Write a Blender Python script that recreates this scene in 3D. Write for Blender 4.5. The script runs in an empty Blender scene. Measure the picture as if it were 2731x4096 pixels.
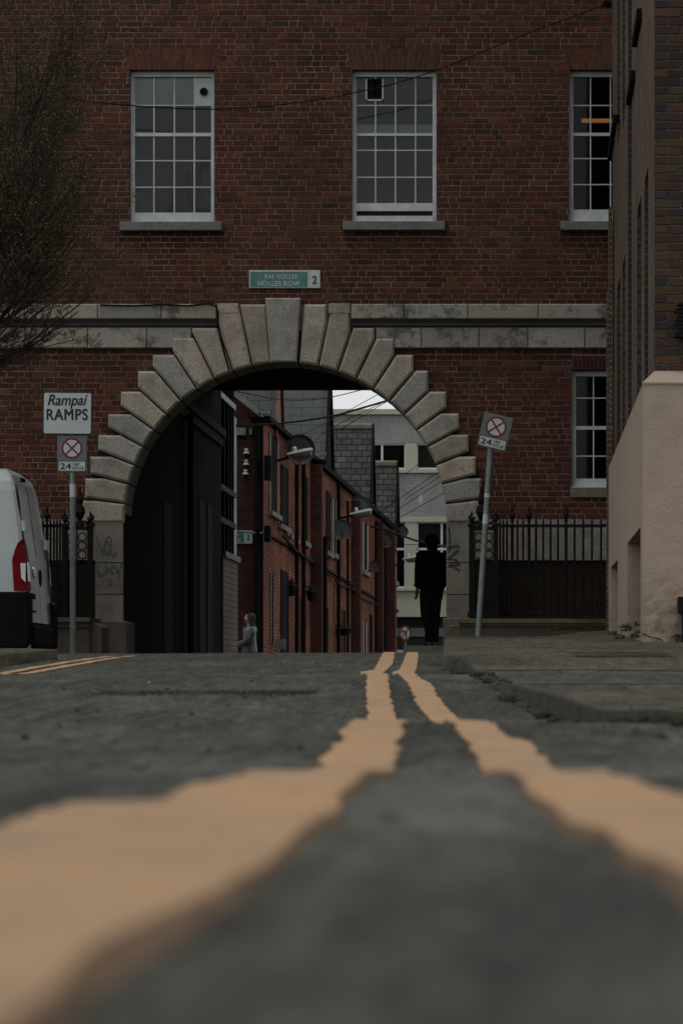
import bpy, bmesh, math, random
from mathutils import Vector, Matrix, noise
random.seed(7)
SC = bpy.context.scene
COL = SC.collection
# ---------------------------------------------------------------- survey numbers
# The street was surveyed from the photograph: focal length F0 (in survey units), principal point (PX, PY)
F0, PX, PY = 7350.0, 1200.0, 1560.0
FY = 42.0                                  # distance of the arch facade
def P(x, y, Y):                            # survey reading at distance Y -> metres
    return Vector(((x-PX)/F0*Y, Y, (PY-y)/F0*Y))
def WX(x, Y=FY): return (x-PX)/F0*Y
def WZ(y, Y=FY): return (PY-y)/F0*Y
def lerp(a, b, t): return a+(b-a)*t
def clamp(t, a=0., b=1.): return max(a, min(b, t))
def sstep(a, b, t):
    t = clamp((t-a)/(b-a)); return t*t*(3-2*t)
def interp(pts, t):
    if t <= pts[0][0]: return pts[0][1]
    for (a, va), (b, vb) in zip(pts, pts[1:]):
        if t <= b: return va+(vb-va)*(t-a)/(b-a)
    return pts[-1][1]
# ---------------------------------------------------------------- materials
class NT:
    def __init__(s, name):
        s.m = bpy.data.materials.new(name); s.m.use_nodes = True
        s.t = s.m.node_tree; s.t.nodes.clear()
        s.out = s.n('ShaderNodeOutputMaterial'); s.b = s.n('ShaderNodeBsdfPrincipled')
        s.t.links.new(s.b.outputs[0], s.out.inputs[0])
    def n(s, typ, **kw):
        nd = s.t.nodes.new(typ)
        for k, v in kw.items(): setattr(nd, k, v)
        return nd
    def l(s, a, b): s.t.links.new(a, b)
    def math(s, op, a, b=None, c=None):
        nd = s.n('ShaderNodeMath', operation=op)
        for i, v in enumerate((a, b, c)):
            if v is None: continue
            if isinstance(v, (int, float)): nd.inputs[i].default_value = v
            else: s.l(v, nd.inputs[i])
        return nd.outputs[0]
    def noise(s, vec, scale, detail=4, rough=.6):
        nd = s.n('ShaderNodeTexNoise'); nd.inputs['Scale'].default_value = scale
        nd.inputs['Detail'].default_value = detail; nd.inputs['Roughness'].default_value = rough
        if vec is not None: s.l(vec, nd.inputs['Vector'])
        return nd.outputs['Fac']
    def rng(s, v, a, b, c, d):
        nd = s.n('ShaderNodeMapRange')
        s.l(v, nd.inputs[0])
        for i, q in enumerate((a, b, c, d)): nd.inputs[i+1].default_value = q
        return nd.outputs[0]
    def mix(s, f, a, b, mode='MIX'):
        nd = s.n('ShaderNodeMixRGB', blend_type=mode)
        for i, v in enumerate((f, a, b)):
            if isinstance(v, (int, float)): nd.inputs[i].default_value = v
            elif isinstance(v, (tuple, list)): nd.inputs[i].default_value = (*v[:3], 1)
            else: s.l(v, nd.inputs[i])
        return nd.outputs[0]
    def bump(s, h, strength, dist=.01, prev=None):
        nd = s.n('ShaderNodeBump'); nd.inputs['Strength'].default_value = strength
        nd.inputs['Distance'].default_value = dist; s.l(h, nd.inputs['Height'])
        if prev is not None: s.l(prev, nd.inputs['Normal'])
        return nd.outputs[0]
def mat(name, col, rough=.8, var=.25, scale=3., fine=.15, fscale=60., bump=.3, bdist=.004, bscale=None, metal=0, attr=False, spec=.4, stain=None):
    s = NT(name); v = s.n('ShaderNodeTexCoord').outputs['Object']
    n1 = s.noise(v, scale); n2 = s.noise(v, fscale, 3)
    f = s.math('MULTIPLY', s.rng(n1, .3, .7, 1-var, 1+var), s.rng(n2, .3, .7, 1-fine, 1+fine))
    if attr:
        a = s.n('ShaderNodeAttribute'); a.attribute_name = 'col'; base = a.outputs['Color']
    else: base = s.mix(0, col, col)
    c = s.n('ShaderNodeVectorMath', operation='SCALE'); s.l(base, c.inputs[0]); s.l(f, c.inputs['Scale'])
    c = c.outputs[0]
    if stain:                                # (colour, scale, threshold, amount)
        n3 = s.noise(v, stain[1], 6, .7)
        c = s.mix(s.rng(n3, stain[2], stain[2]+.12, 0, stain[3]), c, stain[0])
    s.l(c, s.b.inputs['Base Color'])
    s.b.inputs['Roughness'].default_value = rough; s.b.inputs['Metallic'].default_value = metal
    s.b.inputs['Specular IOR Level'].default_value = spec
    if bump: s.l(s.bump(s.noise(v, bscale or fscale, 4), bump, bdist), s.b.inputs['Normal'])
    return s.m
def brick_mat(name, c1, c2, cm, w=.225, h=.075, mortar=.009, shear=0., var=.35, bias=0., rough=.9, offset=.5, vs=1.2, stain=None, bdist=.006, squash=1., uy=1., spec=.3):
    s = NT(name); tc = s.n('ShaderNodeTexCoord').outputs['Object']
    sp = s.n('ShaderNodeSeparateXYZ'); s.l(tc, sp.inputs[0])
    u = s.math('MULTIPLY_ADD', sp.outputs[1], uy, sp.outputs[0]); vv = s.math('MULTIPLY_ADD', sp.outputs[1], shear, sp.outputs[2])
    cb = s.n('ShaderNodeCombineXYZ'); s.l(u, cb.inputs[0]); s.l(vv, cb.inputs[1])
    wob = s.n('ShaderNodeTexNoise'); wob.inputs['Scale'].default_value = 9.; s.l(cb.outputs[0], wob.inputs['Vector'])
    ad = s.n('ShaderNodeVectorMath', operation='MULTIPLY_ADD'); s.l(wob.outputs['Color'], ad.inputs[0])
    ad.inputs[1].default_value = (.012, .012, 0); s.l(cb.outputs[0], ad.inputs[2])
    b = s.n('ShaderNodeTexBrick'); s.l(ad.outputs[0], b.inputs['Vector'])
    b.offset = offset; b.squash = squash; b.squash_frequency = 2
    for k, q in (('Color1', c1), ('Color2', c2), ('Mortar', cm)): b.inputs[k].default_value = (*q, 1)
    b.inputs['Scale'].default_value = 1; b.inputs['Mortar Size'].default_value = mortar; b.inputs['Mortar Smooth'].default_value = .2
    b.inputs['Bias'].default_value = bias; b.inputs['Brick Width'].default_value = w; b.inputs['Row Height'].default_value = h
    f = s.math('MULTIPLY', s.rng(s.noise(tc, vs, 5), .3, .7, 1-var, 1+var), s.rng(s.noise(tc, 70, 3), .3, .7, .8, 1.2))
    c = s.n('ShaderNodeVectorMath', operation='SCALE'); s.l(b.outputs['Color'], c.inputs[0]); s.l(f, c.inputs['Scale'])
    c = c.outputs[0]
    if stain:
        c = s.mix(s.rng(s.noise(tc, stain[1], 6, .7), stain[2], stain[2]+.12, 0, stain[3]), c, stain[0])
    s.l(c, s.b.inputs['Base Color']); s.b.inputs['Roughness'].default_value = rough; s.b.inputs['Specular IOR Level'].default_value = spec
    inv = s.math('SUBTRACT', 1., b.outputs['Fac'])
    nb = s.bump(s.noise(tc, 60, 3), .25, .003)
    s.l(s.bump(inv, .6, bdist, nb), s.b.inputs['Normal'])
    return s.m
def glass_mat(name, tint=(.55, .6, .58), refl=.5):
    s = NT(name); g = s.n('ShaderNodeBsdfGlossy'); g.inputs['Roughness'].default_value = .03
    g.inputs[0].default_value = (*[refl]*3, 1)
    t = s.n('ShaderNodeBsdfTransparent'); t.inputs[0].default_value = (*tint, 1)
    fr = s.n('ShaderNodeFresnel'); fr.inputs[0].default_value = 1.5
    mx = s.n('ShaderNodeMixShader'); s.l(fr.outputs[0], mx.inputs[0]); s.l(t.outputs[0], mx.inputs[1]); s.l(g.outputs[0], mx.inputs[2])
    s.l(mx.outputs[0], s.out.inputs[0]); return s.m
def emit_mat(name, col, st):
    s = NT(name); s.b.inputs['Emission Color'].default_value = (*col, 1); s.b.inputs['Emission Strength'].default_value = st
    s.b.inputs['Base Color'].default_value = (*col, 1); return s.m
M = {}
M['facbrick'] = mat('facade_brick', (1, 1, 1), .9, .22, .9, .22, 90, .5, .003, attr=True, spec=.25)
M['mortar'] = mat('lime_mortar', (.225, .150, .112), .95, .35, 1.1, .25, 120, .4, .003)
M['granite'] = mat('granite_stone', (1, 1, 1), .85, .26, 5, .42, 60, .6, .005, attr=True, stain=((.03, .03, .025), 5., .60, .7))
M['graniteS'] = mat('streaked_granite', (1, 1, 1), .85, .2, 4, .38, 70, .5, .004, attr=True, stain=((.035, .033, .027), 4., .50, .75))
M['granite2'] = mat('weathered_granite', (.24, .22, .19), .85, .25, 3, .3, 90, .5, .004, stain=((.04, .04, .033), 3.5, .56, .8))
M['graniteD'] = mat('damp_granite', (.115, .095, .075), .9, .3, 2.5, .3, 70, .5, .004, stain=((.035, .04, .015), 2.5, .54, .8))
M['white'] = mat('white_paint', (.50, .53, .505), .5, .16, 6, .06, 60, .15, .001)
M['iron'] = mat('black_iron', (.007, .007, .006), .7, .2, 5, .2, 60, .3, .002, spec=.15)
M['black'] = mat('black_paint', (.008, .008, .007), .85, .1, 3, .1, 40, .1, .001, spec=.1)
M['glass'] = glass_mat('window_glass', (.86,.88,.87), .38)
M['glassC'] = glass_mat('clear_glass', (.9,.92,.92), .2)
M['blind'] = mat('grey_blind', (.060, .066, .052), .8, .06, 2, .03, 40, 0)
M['blindL'] = mat('pale_blind', (.46, .53, .49), .8, .12, 2, .03, 40, 0)
M['room'] = mat('dark_room', (.02, .018, .015), .9, .2, 2, .1, 20, 0)
M['dark'] = mat('sooty_wall', (.012, .010, .008), .9, .3, 1.5, .2, 30, .3)
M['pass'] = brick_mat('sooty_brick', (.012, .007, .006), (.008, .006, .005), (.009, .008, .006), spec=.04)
M['basement'] = brick_mat('basement_brick', (.028, .018, .014), (.020, .015, .012), (.03, .022, .018), spec=.1)
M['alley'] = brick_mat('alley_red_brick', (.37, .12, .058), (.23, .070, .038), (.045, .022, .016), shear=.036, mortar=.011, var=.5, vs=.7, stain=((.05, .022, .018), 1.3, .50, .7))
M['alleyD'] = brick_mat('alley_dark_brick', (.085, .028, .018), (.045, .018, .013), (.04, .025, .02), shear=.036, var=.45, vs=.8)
M['ochre'] = brick_mat('buff_brick', (.20, .165, .12), (.16, .13, .10), (.07, .055, .045), w=.3, h=.1, var=.25)
M['rbrickN'] = mat('brown_brick', (1, 1, 1), .9, .25, 1.5, .3, 60, .7, .005, attr=True, spec=.25)
M['rmortar'] = mat('brown_mortar', (.10, .08, .06), .95, .3, 2, .25, 70, .6, .004)
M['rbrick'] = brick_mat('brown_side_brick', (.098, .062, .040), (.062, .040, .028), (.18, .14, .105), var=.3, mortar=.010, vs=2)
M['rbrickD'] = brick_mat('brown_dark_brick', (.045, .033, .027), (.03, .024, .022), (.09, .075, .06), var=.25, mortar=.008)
M['slate'] = brick_mat('grey_slate', (.10, .112, .10), (.085, .097, .09), (.035, .038, .036), w=.5, h=.22, mortar=.008, var=.12, uy=0.)
M['slate2'] = brick_mat('worn_slate', (.092, .096, .088), (.045, .048, .043), (.010, .010, .009), w=.28, h=.17, mortar=.014, var=.5, vs=1.5, uy=0., stain=((.02, .02, .018), 3., .56, .7), bdist=.02)
M['ridge'] = mat('lichen_ridge_tile', (.16, .14, .11), .9, .3, 3, .3, 40, .5, .006, stain=((.35, .15, .04), 2.5, .50, .9))
M['timber'] = mat('brown_fascia', (.13, .05, .022), .6, .4, 4, .2, 30, .3)
M['cream'] = mat('cream_render', (.43, .42, .33), .9, .08, .8, .06, 30, .3)
M['pebble'] = mat('pebbledash', (.27, .28, .265), .95, .14, .7, .22, 14, .6, .02, stain=((.17, .175, .165), .6, .5, .5))
M['pvc'] = mat('white_pvc', (.62, .62, .65), .4, .04, 2, .03, 20, 0)
M['pink'] = None
M['galv'] = mat('galvanised_steel', (.20, .235, .225), .5, .2, 6, .25, 40, .2, .001, metal=.3)
M['signgrey'] = mat('sign_grey', (.13, .165, .15), .5, .08, 4, .05, 50, 0)
M['signwhite'] = mat('sign_white', (.50, .56, .55), .45, .06, 4, .04, 50, 0, stain=((.3, .33, .31), 6, .6, .4))
M['signblack'] = mat('sign_black', (.012, .013, .013), .5, .05, 4, .05, 50, 0)
M['signred'] = mat('sign_red', (.19, .014, .018), .5, .1, 4, .05, 50, 0)
M['teal'] = mat('enamel_teal', (.07, .19, .175), .4, .15, 8, .1, 60, 0)
M['enamel'] = mat('enamel_white', (.48, .53, .50), .4, .1, 8, .06, 60, 0)
M['vanpaint'] = mat('van_white_paint', (.47, .53, .51), .3, .05, 1.2, .02, 40, 0, spec=.5)
M['vandoor'] = mat('van_door_paint', (.27, .285, .26), .35, .06, 1.2, .04, 40, 0, spec=.5)
M['vanblack'] = mat('van_black_plastic', (.006, .006, .006), .8, .1, 3, .1, 40, .2, spec=.12)
M['vanred'] = mat('tail_light_red', (.17, .002, .002), .5, .3, 14, .05, 40, 0, spec=.12)
M['chrome'] = mat('lamp_clear', (.5, .5, .5), .25, .1, 9, .05, 40, 0, metal=.6)
M['tyre'] = mat('tyre_rubber', (.015, .015, .015), .8, .1, 3, .1, 40, .2)
M['grafd'] = mat('graffiti_black', (.035, .032, .03), .8, .2, 9, .1, 60, 0)
M['grafb'] = mat('graffiti_blue_grey', (.075, .085, .10), .8, .35, 9, .2, 60, 0)
M['dish'] = mat('dish_dark', (.030, .016, .014), .5, .15, 4, .1, 40, .1)
M['dishg'] = mat('dish_green_grey', (.035, .045, .040), .5, .15, 4, .1, 40, .1)
M['lampg'] = mat('lamp_grey', (.36, .38, .35), .5, .1, 6, .1, 40, 0)
M['lampb'] = mat('lamp_bowl', (.17, .16, .14), .4, .1, 6, .1, 40, 0)
M['skin'] = mat('skin', (.33, .19, .14), .6, .05, 8, .05, 60, 0)
M['hair'] = mat('dark_hair', (.03, .014, .010), .7, .3, 20, .2, 60, 0)
M['coat'] = mat('black_coat', (.010, .010, .010), .9, .2, 4, .1, 60, .3)
M['jeans'] = mat('dark_jeans', (.022, .024, .022), .9, .2, 5, .2, 60, .3)
M['silver'] = mat('silver_jacket', (.075, .086, .09), .3, .35, 9, .15, 40, .8, .01)
M['bark'] = mat('bark', (.035, .028, .020), .95, .3, 6, .2, 40, .4)
M['leaf'] = mat('spring_leaf', (1, 1, 1), .8, .3, 2, .1, 60, 0, attr=True)
M['moss'] = mat('moss', (.045, .055, .014), .95, .4, 6, .3, 40, .4)
M['ramp'] = None
def asphalt(name, c, cd, cl, wear=False):
    s = NT(name); v = s.n('ShaderNodeTexCoord').outputs['Object']
    mp = s.n('ShaderNodeMapping'); s.l(v, mp.inputs[0]); mp.inputs['Scale'].default_value = (1, .55, 1)
    big = s.noise(mp.outputs[0], .8, 5, .6); mid = s.noise(mp.outputs[0], 5, 7, .8); grit = s.noise(mp.outputs[0], 26, 5, .85); fin = s.noise(v, 120, 3, .8)
    vo = s.n('ShaderNodeTexVoronoi'); vo.inputs['Scale'].default_value = 90; s.l(v, vo.inputs['Vector'])
    col = s.mix(s.rng(mid, .40, .60, 0, 1), c, cd); col = s.mix(s.rng(grit, .54, .64, 0, .85), col, cl); col = s.mix(s.rng(grit, .44, .36, 0, .8), col, (.012, .012, .010))
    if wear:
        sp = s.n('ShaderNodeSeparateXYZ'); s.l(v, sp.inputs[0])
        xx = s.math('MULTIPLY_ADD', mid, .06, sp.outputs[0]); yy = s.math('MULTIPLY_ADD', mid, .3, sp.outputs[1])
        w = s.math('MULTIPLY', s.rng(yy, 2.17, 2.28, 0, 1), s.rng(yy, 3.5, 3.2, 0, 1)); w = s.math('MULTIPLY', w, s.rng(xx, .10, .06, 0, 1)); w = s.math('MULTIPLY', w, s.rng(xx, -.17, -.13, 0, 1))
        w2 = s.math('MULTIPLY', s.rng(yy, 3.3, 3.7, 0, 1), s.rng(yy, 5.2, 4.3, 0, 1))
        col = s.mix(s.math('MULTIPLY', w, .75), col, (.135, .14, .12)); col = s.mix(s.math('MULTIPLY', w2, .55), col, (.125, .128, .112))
        cr = s.n('ShaderNodeTexVoronoi', feature='DISTANCE_TO_EDGE'); cr.inputs['Scale'].default_value = 1.1
        wo = s.n('ShaderNodeTexNoise'); wo.inputs['Scale'].default_value = 3.; s.l(v, wo.inputs['Vector']); ad = s.n('ShaderNodeVectorMath', operation='MULTIPLY_ADD'); s.l(wo.outputs['Color'], ad.inputs[0]); ad.inputs[1].default_value = (.5, .5, 0); s.l(v, ad.inputs[2]); s.l(ad.outputs[0], cr.inputs['Vector'])
        col = s.mix(s.rng(cr.outputs['Distance'], .016, .004, 0, .8), col, (.012, .012, .010))
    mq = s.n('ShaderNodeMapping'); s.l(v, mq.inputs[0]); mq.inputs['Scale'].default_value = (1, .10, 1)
    st = s.noise(mq.outputs[0], 13, 6, .75); st2 = s.noise(mq.outputs[0], 42, 4, .8)  # lengthwise streaks put the shading of the surface relief into the colour
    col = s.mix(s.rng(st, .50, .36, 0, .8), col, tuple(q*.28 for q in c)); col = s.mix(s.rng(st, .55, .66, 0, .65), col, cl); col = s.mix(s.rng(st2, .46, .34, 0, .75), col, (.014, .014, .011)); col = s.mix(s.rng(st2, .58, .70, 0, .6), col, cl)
    f = s.math('MULTIPLY', s.rng(big, .3, .7, .62, 1.38), s.rng(fin, .3, .7, .65, 1.35))
    f = s.math('MULTIPLY', f, s.rng(vo.outputs['Distance'], 0, .6, 1.25, .8))
    a = s.n('ShaderNodeVectorMath', operation='SCALE'); s.l(col, a.inputs[0]); s.l(f, a.inputs['Scale'])
    s.l(a.outputs[0], s.b.inputs['Base Color']); s.b.inputs['Roughness'].default_value = .85; s.b.inputs['Specular IOR Level'].default_value = .25
    b1 = s.bump(mid, .5, .012); b2 = s.bump(grit, .8, .008, b1); b3 = s.bump(fin, .5, .003, b2); s.l(b3, s.b.inputs['Normal'])
    return s.m
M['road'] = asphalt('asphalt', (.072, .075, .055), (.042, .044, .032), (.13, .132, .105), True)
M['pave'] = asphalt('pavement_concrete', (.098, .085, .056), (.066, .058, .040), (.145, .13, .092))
M['slab'] = mat('pale_concrete', (.20, .20, .175), .9, .2, 2, .2, 50, .4)
def paint():
    s = NT('yellow_line_paint'); v = s.n('ShaderNodeTexCoord').outputs['Object']
    n = s.noise(v, 26, 7, .75); n2 = s.noise(v, 2.2, 4); n3 = s.noise(v, 120, 3, .8)
    c = s.mix(s.rng(n2, .35, .65, 0, 1), (.43, .235, .098), (.335, .20, .10))
    c = s.mix(s.rng(n3, .3, .75, 0, .45), c, (.50,.37,.24))
    n4 = s.noise(v, 9, 6, .8); c = s.mix(s.rng(n4, .50, .64, 0, .7), c, (.27, .18, .10)); c = s.mix(s.rng(n, .60, .65, 0, .85), c, (.09, .07, .045))
    s.l(c, s.b.inputs['Base Color']); s.b.inputs['Roughness'].default_value = .75
    s.l(s.bump(n3, .5, .003, s.bump(n, .4, .006)), s.b.inputs['Normal']); return s.m
M['yellow'] = paint()
def pinkm():
    s = NT('pink_roughcast'); v = s.n('ShaderNodeTexCoord').outputs['Object']
    vo = s.n('ShaderNodeTexVoronoi'); vo.inputs['Scale'].default_value = 42; s.l(v, vo.inputs['Vector'])
    n = s.noise(v, 1.6, 5); n2 = s.noise(v, 60, 4)
    c = s.mix(s.rng(n, .3, .7, 0, 1), (.40, .305, .235), (.33, .27, .205))
    sp = s.n('ShaderNodeSeparateXYZ'); s.l(v, sp.inputs[0])
    low = s.rng(sp.outputs[2], .95, .35, 0, 1)
    dirt = s.math('MULTIPLY', low, s.rng(s.noise(v, 9, 7, .75), .42, .62, 0, 1))
    c = s.mix(s.math('MULTIPLY', dirt, .75), c, (.10, .075, .055))
    s.l(c, s.b.inputs['Base Color']); s.b.inputs['Roughness'].default_value = .9
    b = s.bump(n2, .4, .004, s.bump(s.rng(vo.outputs['Distance'], 0, .35, 1, 0), .55, .006, s.bump(s.noise(v, 4, 3), .5, .03)))
    s.l(b, s.b.inputs['Normal']); return s.m
M['pink'] = pinkm()
# ---------------------------------------------------------------- mesh helpers
class MB:
    """collects faces into one mesh"""
    def __init__(s): s.v = []; s.f = []; s.c = []; s.mi = []
    def face(s, pts, col=None, mi=0):
        n = len(s.v); s.v += [tuple(p) for p in pts]; s.f.append(list(range(n, n+len(pts)))); s.c.append(col or (.5, .5, .5)); s.mi.append(mi)
    def box(s, a, b, col=None, mi=0, skip=''):
        x0, x1 = sorted((a[0], b[0])); y0, y1 = sorted((a[1], b[1])); z0, z1 = sorted((a[2], b[2]))
        V = [(x0,y0,z0),(x1,y0,z0),(x1,y1,z0),(x0,y1,z0),(x0,y0,z1),(x1,y0,z1),(x1,y1,z1),(x0,y1,z1)]
        for k, q in (('d',(3,2,1,0)),('u',(4,5,6,7)),('f',(0,1,5,4)),('r',(1,2,6,5)),('b',(2,3,7,6)),('l',(3,0,4,7))):
            if k not in skip: s.face([V[i] for i in q], col, mi)
    def obox(s, c, ux, uy, uz, col=None, mi=0):          # oriented box: centre + half vectors
        c, ux, uy, uz = map(Vector, (c, ux, uy, uz))
        V = [c+i*ux+j*uy+k*uz for k in (-1, 1) for j in (-1, 1) for i in (-1, 1)]
        for q in ((0,2,3,1),(4,5,7,6),(0,1,5,4),(1,3,7,5),(3,2,6,7),(2,0,4,6)): s.face([V[i] for i in q], col, mi)
    def bar(s, a, b, w, d=None, up=(0, 0, 1)):
        a, b = Vector(a), Vector(b); t = (b-a); L = t.length
        if L < 1e-6: return
        t /= L; u = Vector(up)
        if abs(t.dot(u)) > .95: u = Vector((0, 1, 0))
        r = t.cross(u).normalized(); u = r.cross(t)
        s.obox((a+b)/2, t*L/2, r*w/2, u*(d or w)/2)
    def tube(s, pts, r, n=8, cap=True):
        pts = [Vector(p) for p in pts]; R = r if isinstance(r, (list, tuple)) else [r]*len(pts); rings = []
        ref = None
        for i, p in enumerate(pts):
            t = (pts[min(i+1, len(pts)-1)]-pts[max(i-1, 0)]).normalized()
            if ref is None:
                ref = Vector((0, 0, 1)) if abs(t.z) < .9 else Vector((1, 0, 0))
            e1 = (ref - t*ref.dot(t)).normalized(); e2 = t.cross(e1); ref = e1
            rings.append([p+R[i]*(math.cos(2*math.pi*k/n)*e1+math.sin(2*math.pi*k/n)*e2) for k in range(n)])
        s.loft(rings, cap)
    def loft(s, rings, cap=True, close=True):
        base = len(s.v); n = len(rings[0])
        for r in rings: s.v += [tuple(p) for p in r]
        for i in range(len(rings)-1):
            for k in range(n if close else n-1):
                a = base+i*n+k; b = base+i*n+(k+1) % n
                s.f.append([a, b, b+n, a+n]); s.c.append((.5, .5, .5)); s.mi.append(0)
        if cap:
            s.f.append(list(range(base+n-1, base-1, -1))); s.f.append(list(range(base+(len(rings)-1)*n, base+len(rings)*n)))
            s.c += [(.5,.5,.5)]*2; s.mi += [0, 0]
    def lathe(s, c, prof, n=16, axis=(0, 0, 1)):          # prof: (radius, height)
        ax = Vector(axis).normalized(); e1 = ax.orthogonal().normalized(); e2 = ax.cross(e1); c = Vector(c)
        s.loft([[c+ax*h+r*(math.cos(2*math.pi*k/n)*e1+math.sin(2*math.pi*k/n)*e2) for k in range(n)] for r, h in prof])
    def prism(s, poly, y0, y1, col=None, bev=0):          # poly in (x,z), extruded along Y; y0 = front
        n = len(poly); A = sum(poly[i][0]*poly[(i+1) % n][1]-poly[(i+1) % n][0]*poly[i][1] for i in range(n))
        if A < 0: poly = poly[::-1]
        fr = inset(poly, bev) if bev else poly
        if bev:
            for i in range(n):
                j = (i+1) % n
                s.face([(poly[i][0], y0+bev, poly[i][1]), (poly[j][0], y0+bev, poly[j][1]), (fr[j][0], y0, fr[j][1]), (fr[i][0], y0, fr[i][1])], col)
        s.face([(p[0], y0, p[1]) for p in fr], col)
        for i in range(n):
            j = (i+1) % n
            s.face([(poly[i][0], y1, poly[i][1]), (poly[j][0], y1, poly[j][1]), (poly[j][0], y0+bev, poly[j][1]), (poly[i][0], y0+bev, poly[i][1])], col)
        s.face([(p[0], y1, p[1]) for p in reversed(poly)], col)
    def build(s, name, m, parent=None, smooth=False, merge=False):
        me = bpy.data.meshes.new(name); me.from_pydata(s.v, [], s.f)
        ms = m if isinstance(m, (list, tuple)) else [m]
        for q in ms: me.materials.append(q)
        if len(ms) > 1: me.polygons.foreach_set('material_index', s.mi)
        ca = me.color_attributes.new('col', 'FLOAT_COLOR', 'CORNER')
        buf = []
        for f, c in zip(s.f, s.c): buf += [c[0], c[1], c[2], 1.]*len(f)
        ca.data.foreach_set('color', buf)
        if merge or smooth:
            bm = bmesh.new(); bm.from_mesh(me); bmesh.ops.remove_doubles(bm, verts=bm.verts, dist=1e-5)
            bmesh.ops.recalc_face_normals(bm, faces=bm.faces); bm.to_mesh(me); bm.free()
        if smooth: me.polygons.foreach_set('use_smooth', [True]*len(me.polygons))
        me.update()
        o = bpy.data.objects.new(name, me); COL.objects.link(o)
        if parent is not None: o.parent = parent
        return o
def inset(poly, d):                                       # ccw polygon, per-edge offset
    n = len(poly); out = []
    for i in range(n):
        p0, p1, p2 = Vector(poly[i-1]), Vector(poly[i]), Vector(poly[(i+1) % n])
        a = (p1-p0).normalized(); b = (p2-p1).normalized()
        na = Vector((-a.y, a.x)); nb = Vector((-b.y, b.x)); m = (na+nb)
        m /= max(.35, m.dot(na)) if m.dot(na) > 0 else 1
        out.append((p1.x+m.x*d, p1.y+m.y*d))
    return out
def tag(o, label=None, cat=None, group=None, kind=None):
    if label: o['label'] = label
    if cat: o['category'] = cat
    if group: o['group'] = group
    if kind: o['kind'] = kind
    return o
def thing(name, label, cat, loc=(0, 0, 0), group=None):
    o = bpy.data.objects.new(name, None); COL.objects.link(o); o.empty_display_size = .2
    o.location = loc
    return tag(o, label, cat, group)
def part(mb, name, m, parent, **k):                       # geometry given in world metres; parent empties are unrotated
    o = mb.build(name, m, parent, **k); root = parent; off = Vector((0, 0, 0))
    while root is not None: off += root.location; root = root.parent
    if off.length > 0: o.data.transform(Matrix.Translation(-off))
    return o
def text_mesh(body, size, origin, xdir, zdir, width=None, bold=0., shear=0., thick=.002, spacing=1.):
    """returns an MB of flat-extruded lettering; origin = left baseline, letters face -Y"""
    cu = bpy.data.curves.new('t', 'FONT'); cu.body = body; cu.size = 1; cu.shear = shear; cu.extrude = .5; cu.space_character = spacing
    ob = bpy.data.objects.new('t', cu); COL.objects.link(ob)
    dg = bpy.context.evaluated_depsgraph_get(); me = bpy.data.meshes.new_from_object(ob.evaluated_get(dg))
    xs = [v.co.x for v in me.vertices]; ys = [v.co.y for v in me.vertices]
    x0, x1, y0, y1 = min(xs), max(xs), min(ys), max(ys)
    sy = size/max(v for v in (y1-0, .01)); sx = (width/(x1-x0)) if width else sy
    X, Z = Vector(xdir), Vector(zdir); N = X.cross(Z)
    mb = MB()
    reps = [(0, 0)] if bold <= 0 else [(-bold, 0), (bold, 0), (0, bold*.6), (0, -bold*.6)]
    for ri, (bx, bz) in enumerate(reps):
      o2 = Vector(origin)+X*bx*size+Z*bz*size+N*ri*.00015
      for p in me.polygons:
        mb.face([o2+X*((me.vertices[i].co.x-x0)*sx)+Z*(me.vertices[i].co.y*sy)+N*(me.vertices[i].co.z*thick) for i in p.vertices])
    bpy.data.objects.remove(ob); bpy.data.meshes.remove(me)
    return mb
def rrect(x0, x1, z0, z1, r, n=4):
    out = []
    for cx, cz, a in ((x1-r, z0+r, -90), (x1-r, z1-r, 0), (x0+r, z1-r, 90), (x0+r, z0+r, 180)):
        for k in range(n+1):
            t = math.radians(a+90*k/n); out.append((cx+r*math.cos(t), cz+r*math.sin(t)))
    return out
# ================================================================ ground
PROF = [(0,-.10),(1.9,-.101),(2.6,-.096),(3.0,-.0935),(3.25,-.101),(3.7,-.118),(4.4,-.124),(5.4,-.115),(6.1,-.096),(6.5,-.0905),(6.9,-.096),(8,-.125),(9.4,-.143),(10.5,-.143),(12,-.105),(14,-.02),(15,.016),(15.5,.022),(16.2,.012),(17,.01),(18.2,.022),(20,.045),(23,.125),(25.5,.195),(27.2,.222),(30,.235),(34,.27),(42,.335),(45,.355),(47.5,.35),(52,.22),(60,-.18),(66,-.38),(100,-1.6),(140,-3.0)]
def zr(X, Y, n=True):
    z = (interp(PROF, Y-.12)+interp(PROF, Y)*2+interp(PROF, Y+.12))/4
    z -= sstep(-4.0, -6.0, X)*sstep(27.3, 30.5, Y)*(1-sstep(39., 39.8, Y))*(z+.0)
    z -= .05*sstep(-2.4, -3.9, X)*sstep(17, 21, Y)*(1-sstep(26, 29, Y))
    if n:
        z += (noise.noise(Vector((X*2.2, Y*1.3, 0)))*.0045+noise.noise(Vector((X*8, Y*4, 3)))*.0022)*min(1, Y/2)
        if n == 2: z += (noise.noise(Vector((X*24, Y*13, 5)))*.0046+noise.noise(Vector((X*60, Y*34, 8)))*.0032)*min(1, Y/4)
    return z
PZ = [(5.5,-.085),(6.5,-.07),(9,-.092),(12,-.045),(15.5,.004),(18.5,.075),(20,.142),(24,.245),(27.7,.33),(33,.46),(37.8,.58),(42,.61),(60,.62)]
def zp(X, Y):
    return interp(PZ, Y)-.075*sstep(1.0, .2, X)*sstep(29, 37, Y)+noise.noise(Vector((X*1.7, Y*1.1, 7)))*.006+noise.noise(Vector((X*8, Y*5, 1)))*.0015
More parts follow.
